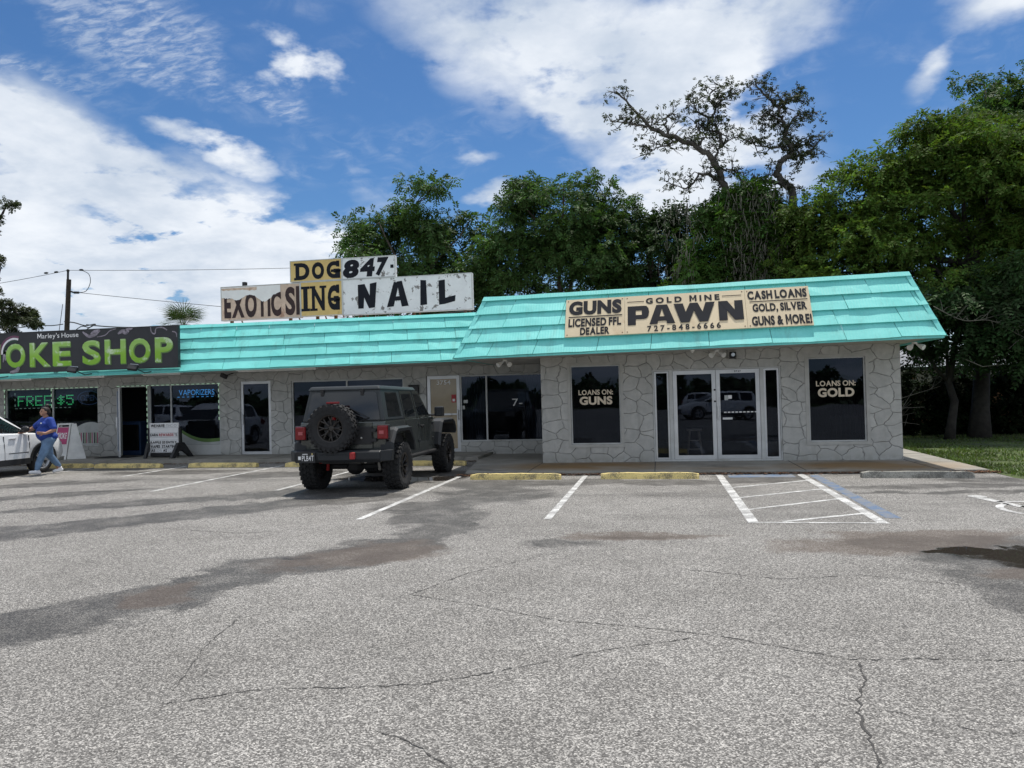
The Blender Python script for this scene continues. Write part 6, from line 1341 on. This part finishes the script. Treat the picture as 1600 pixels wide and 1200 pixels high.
db = thing('dead_branch', 'pale dead branches leaning out of the undergrowth beside the pawn shop wall', 'branch', (6.2, 24, .05))
rg = random.Random(8); mb = MB()
for (p, q) in (((5.7, 24.6, .9), (8.0, 24.2, 1.6)), ((6.4, 24.5, .1), (7.3, 24.3, 1.5)), ((6.2, 24.5, .9), (7.6, 24.3, 1.0)), ((5.6, 24.7, 1.3), (7.0, 24.1, 2.3)), ((6.0, 24.3, .35), (7.4, 24.2, .5)), ((6.9, 24.2, .05), (6.75, 24.3, .8))):
    p, q = Vector(p), Vector(q); m_ = p.lerp(q, .5)+Vector((0, 0, rg.uniform(-.1, .25))); mb.tube([p, m_, q], [.015, .012, .004], 6)
    for _ in range(3):
        f_ = p.lerp(q, rg.uniform(.3, .9)); mb.tube([f_, f_+Vector((rg.gauss(.1, .3), rg.gauss(0, .2), rg.gauss(.1, .25)))], [.006, .003], 5)
mb.build('branch', 'dead_twig', db)
d2 = thing('dead_branch', 'pale bare branch hanging among the leaves above the lawn', 'branch', (9, 22.6, 3.2)); mb = MB()
P = smooth_curve([(7.3, 22.4, 3.75), (8.0, 22.4, 3.35), (8.7, 22.4, 3.30), (9.4, 22.5, 2.9), (9.9, 22.5, 2.65)]); mb.tube(P, [.013*(1-.6*i/len(P)) for i in range(len(P))], 6)
for i in range(4, len(P), 2):
    for _ in range(2): e_ = Vector(P[i])+Vector((rg.gauss(.2, .25), rg.gauss(0, .2), rg.gauss(.1, .25))); mb.tube([P[i], Vector(P[i]).lerp(e_, .5)+Vector((0, 0, .04)), e_], [.007, .005, .003], 5)
P = [(8.1, 22.8, 2.35), (8.6, 22.8, 2.1), (9.2, 22.8, 2.15)]; mb.tube(P, [.014, .011, .005], 6); mb.build('branch', 'dead_twig', d2)
# shed and fence behind the undergrowth
shd = thing('shed', 'pale shed with a ribbed metal roof glimpsed behind the undergrowth', 'shed', (12, 36, 0))
MB().b2((6.5, 35, 0), (18, 40, 2.35)).build('wall', 'shed_wall', shd); mb = MB(); k = 60; prev = None
for i in range(k+1):
    x = 6.2+12.2*i/k; dz = .03*(i % 2); r = [mb.bm.verts.new((x, 34.5, 2.42+dz)), mb.bm.verts.new((x, 38, 3.25+dz))]
    if prev: mb.bm.faces.new((prev[0], r[0], r[1], prev[1]))
    prev = r
mb.build('roof', 'tin', shd, recalc=False); MB().b2((6.2, 34.48, 2.24), (18.4, 34.52, 2.40)).build('gutter', 'black', shd); MB().b2((9.5, 34.95, .05), (10.6, 35, 2.0)).build('door', 'fence_wood', shd)
fc = thing('wooden_fence', 'brown board fence in the shade behind the shrubs', 'fence', (11, 31.5, 0)); rg = random.Random(2); mb = MB(); x = 5.4
while x < 26:
    mb.b2((x, 31.5, .05), (x+.135, 31.525, 1.75+rg.uniform(-.02, .02))); x += .142
mb.build('boards', 'fence_wood', fc); mb = MB(); x = 5.5
while x < 26: mb.b2((x, 31.53, 0), (x+.09, 31.62, 1.7)); x += 2.4
for z in (.4, 1.4): mb.b2((5.4, 31.527, z), (26, 31.56, z+.09))
mb.build('rails', 'fence_wood', fc)

# ================================================================ pole and wires
up_ = thing('utility_pole', 'dark wooden utility pole behind the smoke shop sign', 'pole', (-34.6, 40, 0))
mb = MB(); mb.tube([(-34.95, 40, 0), (-34.35, 40, 9.25)], [.17, .13], 12); mb.build('pole', 'pole_wood', up_)
mb = MB(); mb.tube([(-34.42, 40, 9.15), (-34.40, 40, 9.75)], .06, 8); mb.ball((-34.40, 40, 9.78), .09); mb.tube([(-34.3, 40, 8.55), (-34.0, 40, 8.45)], .05, 8); mb.tube([(-34.0, 40, 8.45), (-33.7, 40, 8.43)], .07, 8); mb.build('fitting', 'black', up_)
mb = MB()
for x in (-35.9, -35.2, -33.5): mb.ball((x, 40, 9.76+.02*(x+34)), (.16, .06, .06))
mb.build('insulator', 'black', up_)
def wire(label, pts, r=.015, sag=0.0):
    P = []
    for a, b in zip(pts, pts[1:]):
        a, b = Vector(a), Vector(b)
        for i in range(12): f = i/12; P.append(a.lerp(b, f)-Vector((0, 0, sag*4*f*(1-f))))
    P.append(Vector(pts[-1])); w = thing('power_line', label, 'cable', P[0], 'cables strung from the utility pole'); MB().tube(P, r, 5).build('cable', 'wire', w)
wire('topmost cable running right from the top of the utility pole', [(-34.4, 40, 9.8), (-12, 50, 10.75)], sag=.2)
wire('short topmost cable running left from the top of the utility pole', [(-34.4, 40, 9.8), (-44, 40, 8.95)], sag=.1)
wire('lower cable sloping down to the right from the utility pole', [(-33.7, 40, 8.43), (-14, 36, 5.6)], sag=.05)
wire('curved jumper cable beside the top of the utility pole', [tuple(p) for p in smooth_curve([(-33.5, 40, 9.76), (-33.0, 40, 9.5), (-32.9, 40, 9.0), (-33.2, 40, 8.5), (-33.7, 40, 8.43)], 4)], .02)
wire('thick cable sweeping right just above the smoke shop sign', [tuple(p) for p in smooth_curve([(-34.7, 40, 6.75), (-34.0, 40, 6.65), (-33.3, 40, 6.45), (-32.6, 40, 6.5), (-33.2, 40, 6.2), (-32.7, 40, 5.9)], 4)], .035)
wire('long thick cable dropping from the loop toward the roof', [(-33.2, 40, 6.5), (-24, 36, 5.75)], .035, .15)
wire('cable curving left from the utility pole above the sign', [tuple(p) for p in smooth_curve([(-34.8, 40, 6.6), (-35.6, 40, 6.55), (-36.6, 40, 6.6), (-38, 40, 6.5)], 4)], .03)
wire('crossed cable ends tangled beside the utility pole', [tuple(p) for p in smooth_curve([(-36.2, 40, 5.6), (-35.4, 40, 6.2), (-34.5, 40, 5.9), (-33.6, 40, 6.4), (-33.0, 40, 6.3)], 4)], .028)
wire('thin guy wire down the left of the utility pole', [(-34.8, 40, 7.8), (-35.2, 40, 5.5)], .018)

# trees across the road behind the photographer (they stand in the window reflections)
c, r = clumps([(x, -46+4*math.sin(x*.37), 1.4, 5.5, 3, 1.5+.9*math.sin(x*.53)+.5*math.sin(x*1.7)) for x in range(-90, 70, 7)], 420, (.5, 1.0), 55, .2)
V, F = fronds(c, r, 26, .7, 3, .6, .2, .4, 56); tag(np_mesh('tree_line', V, F, 'leaf_dark'), 'far tree line across the road behind the photographer', kind='stuff')
sheet('road', rect(-200, 200, -39.5, -33), -.02, 'asphalt')
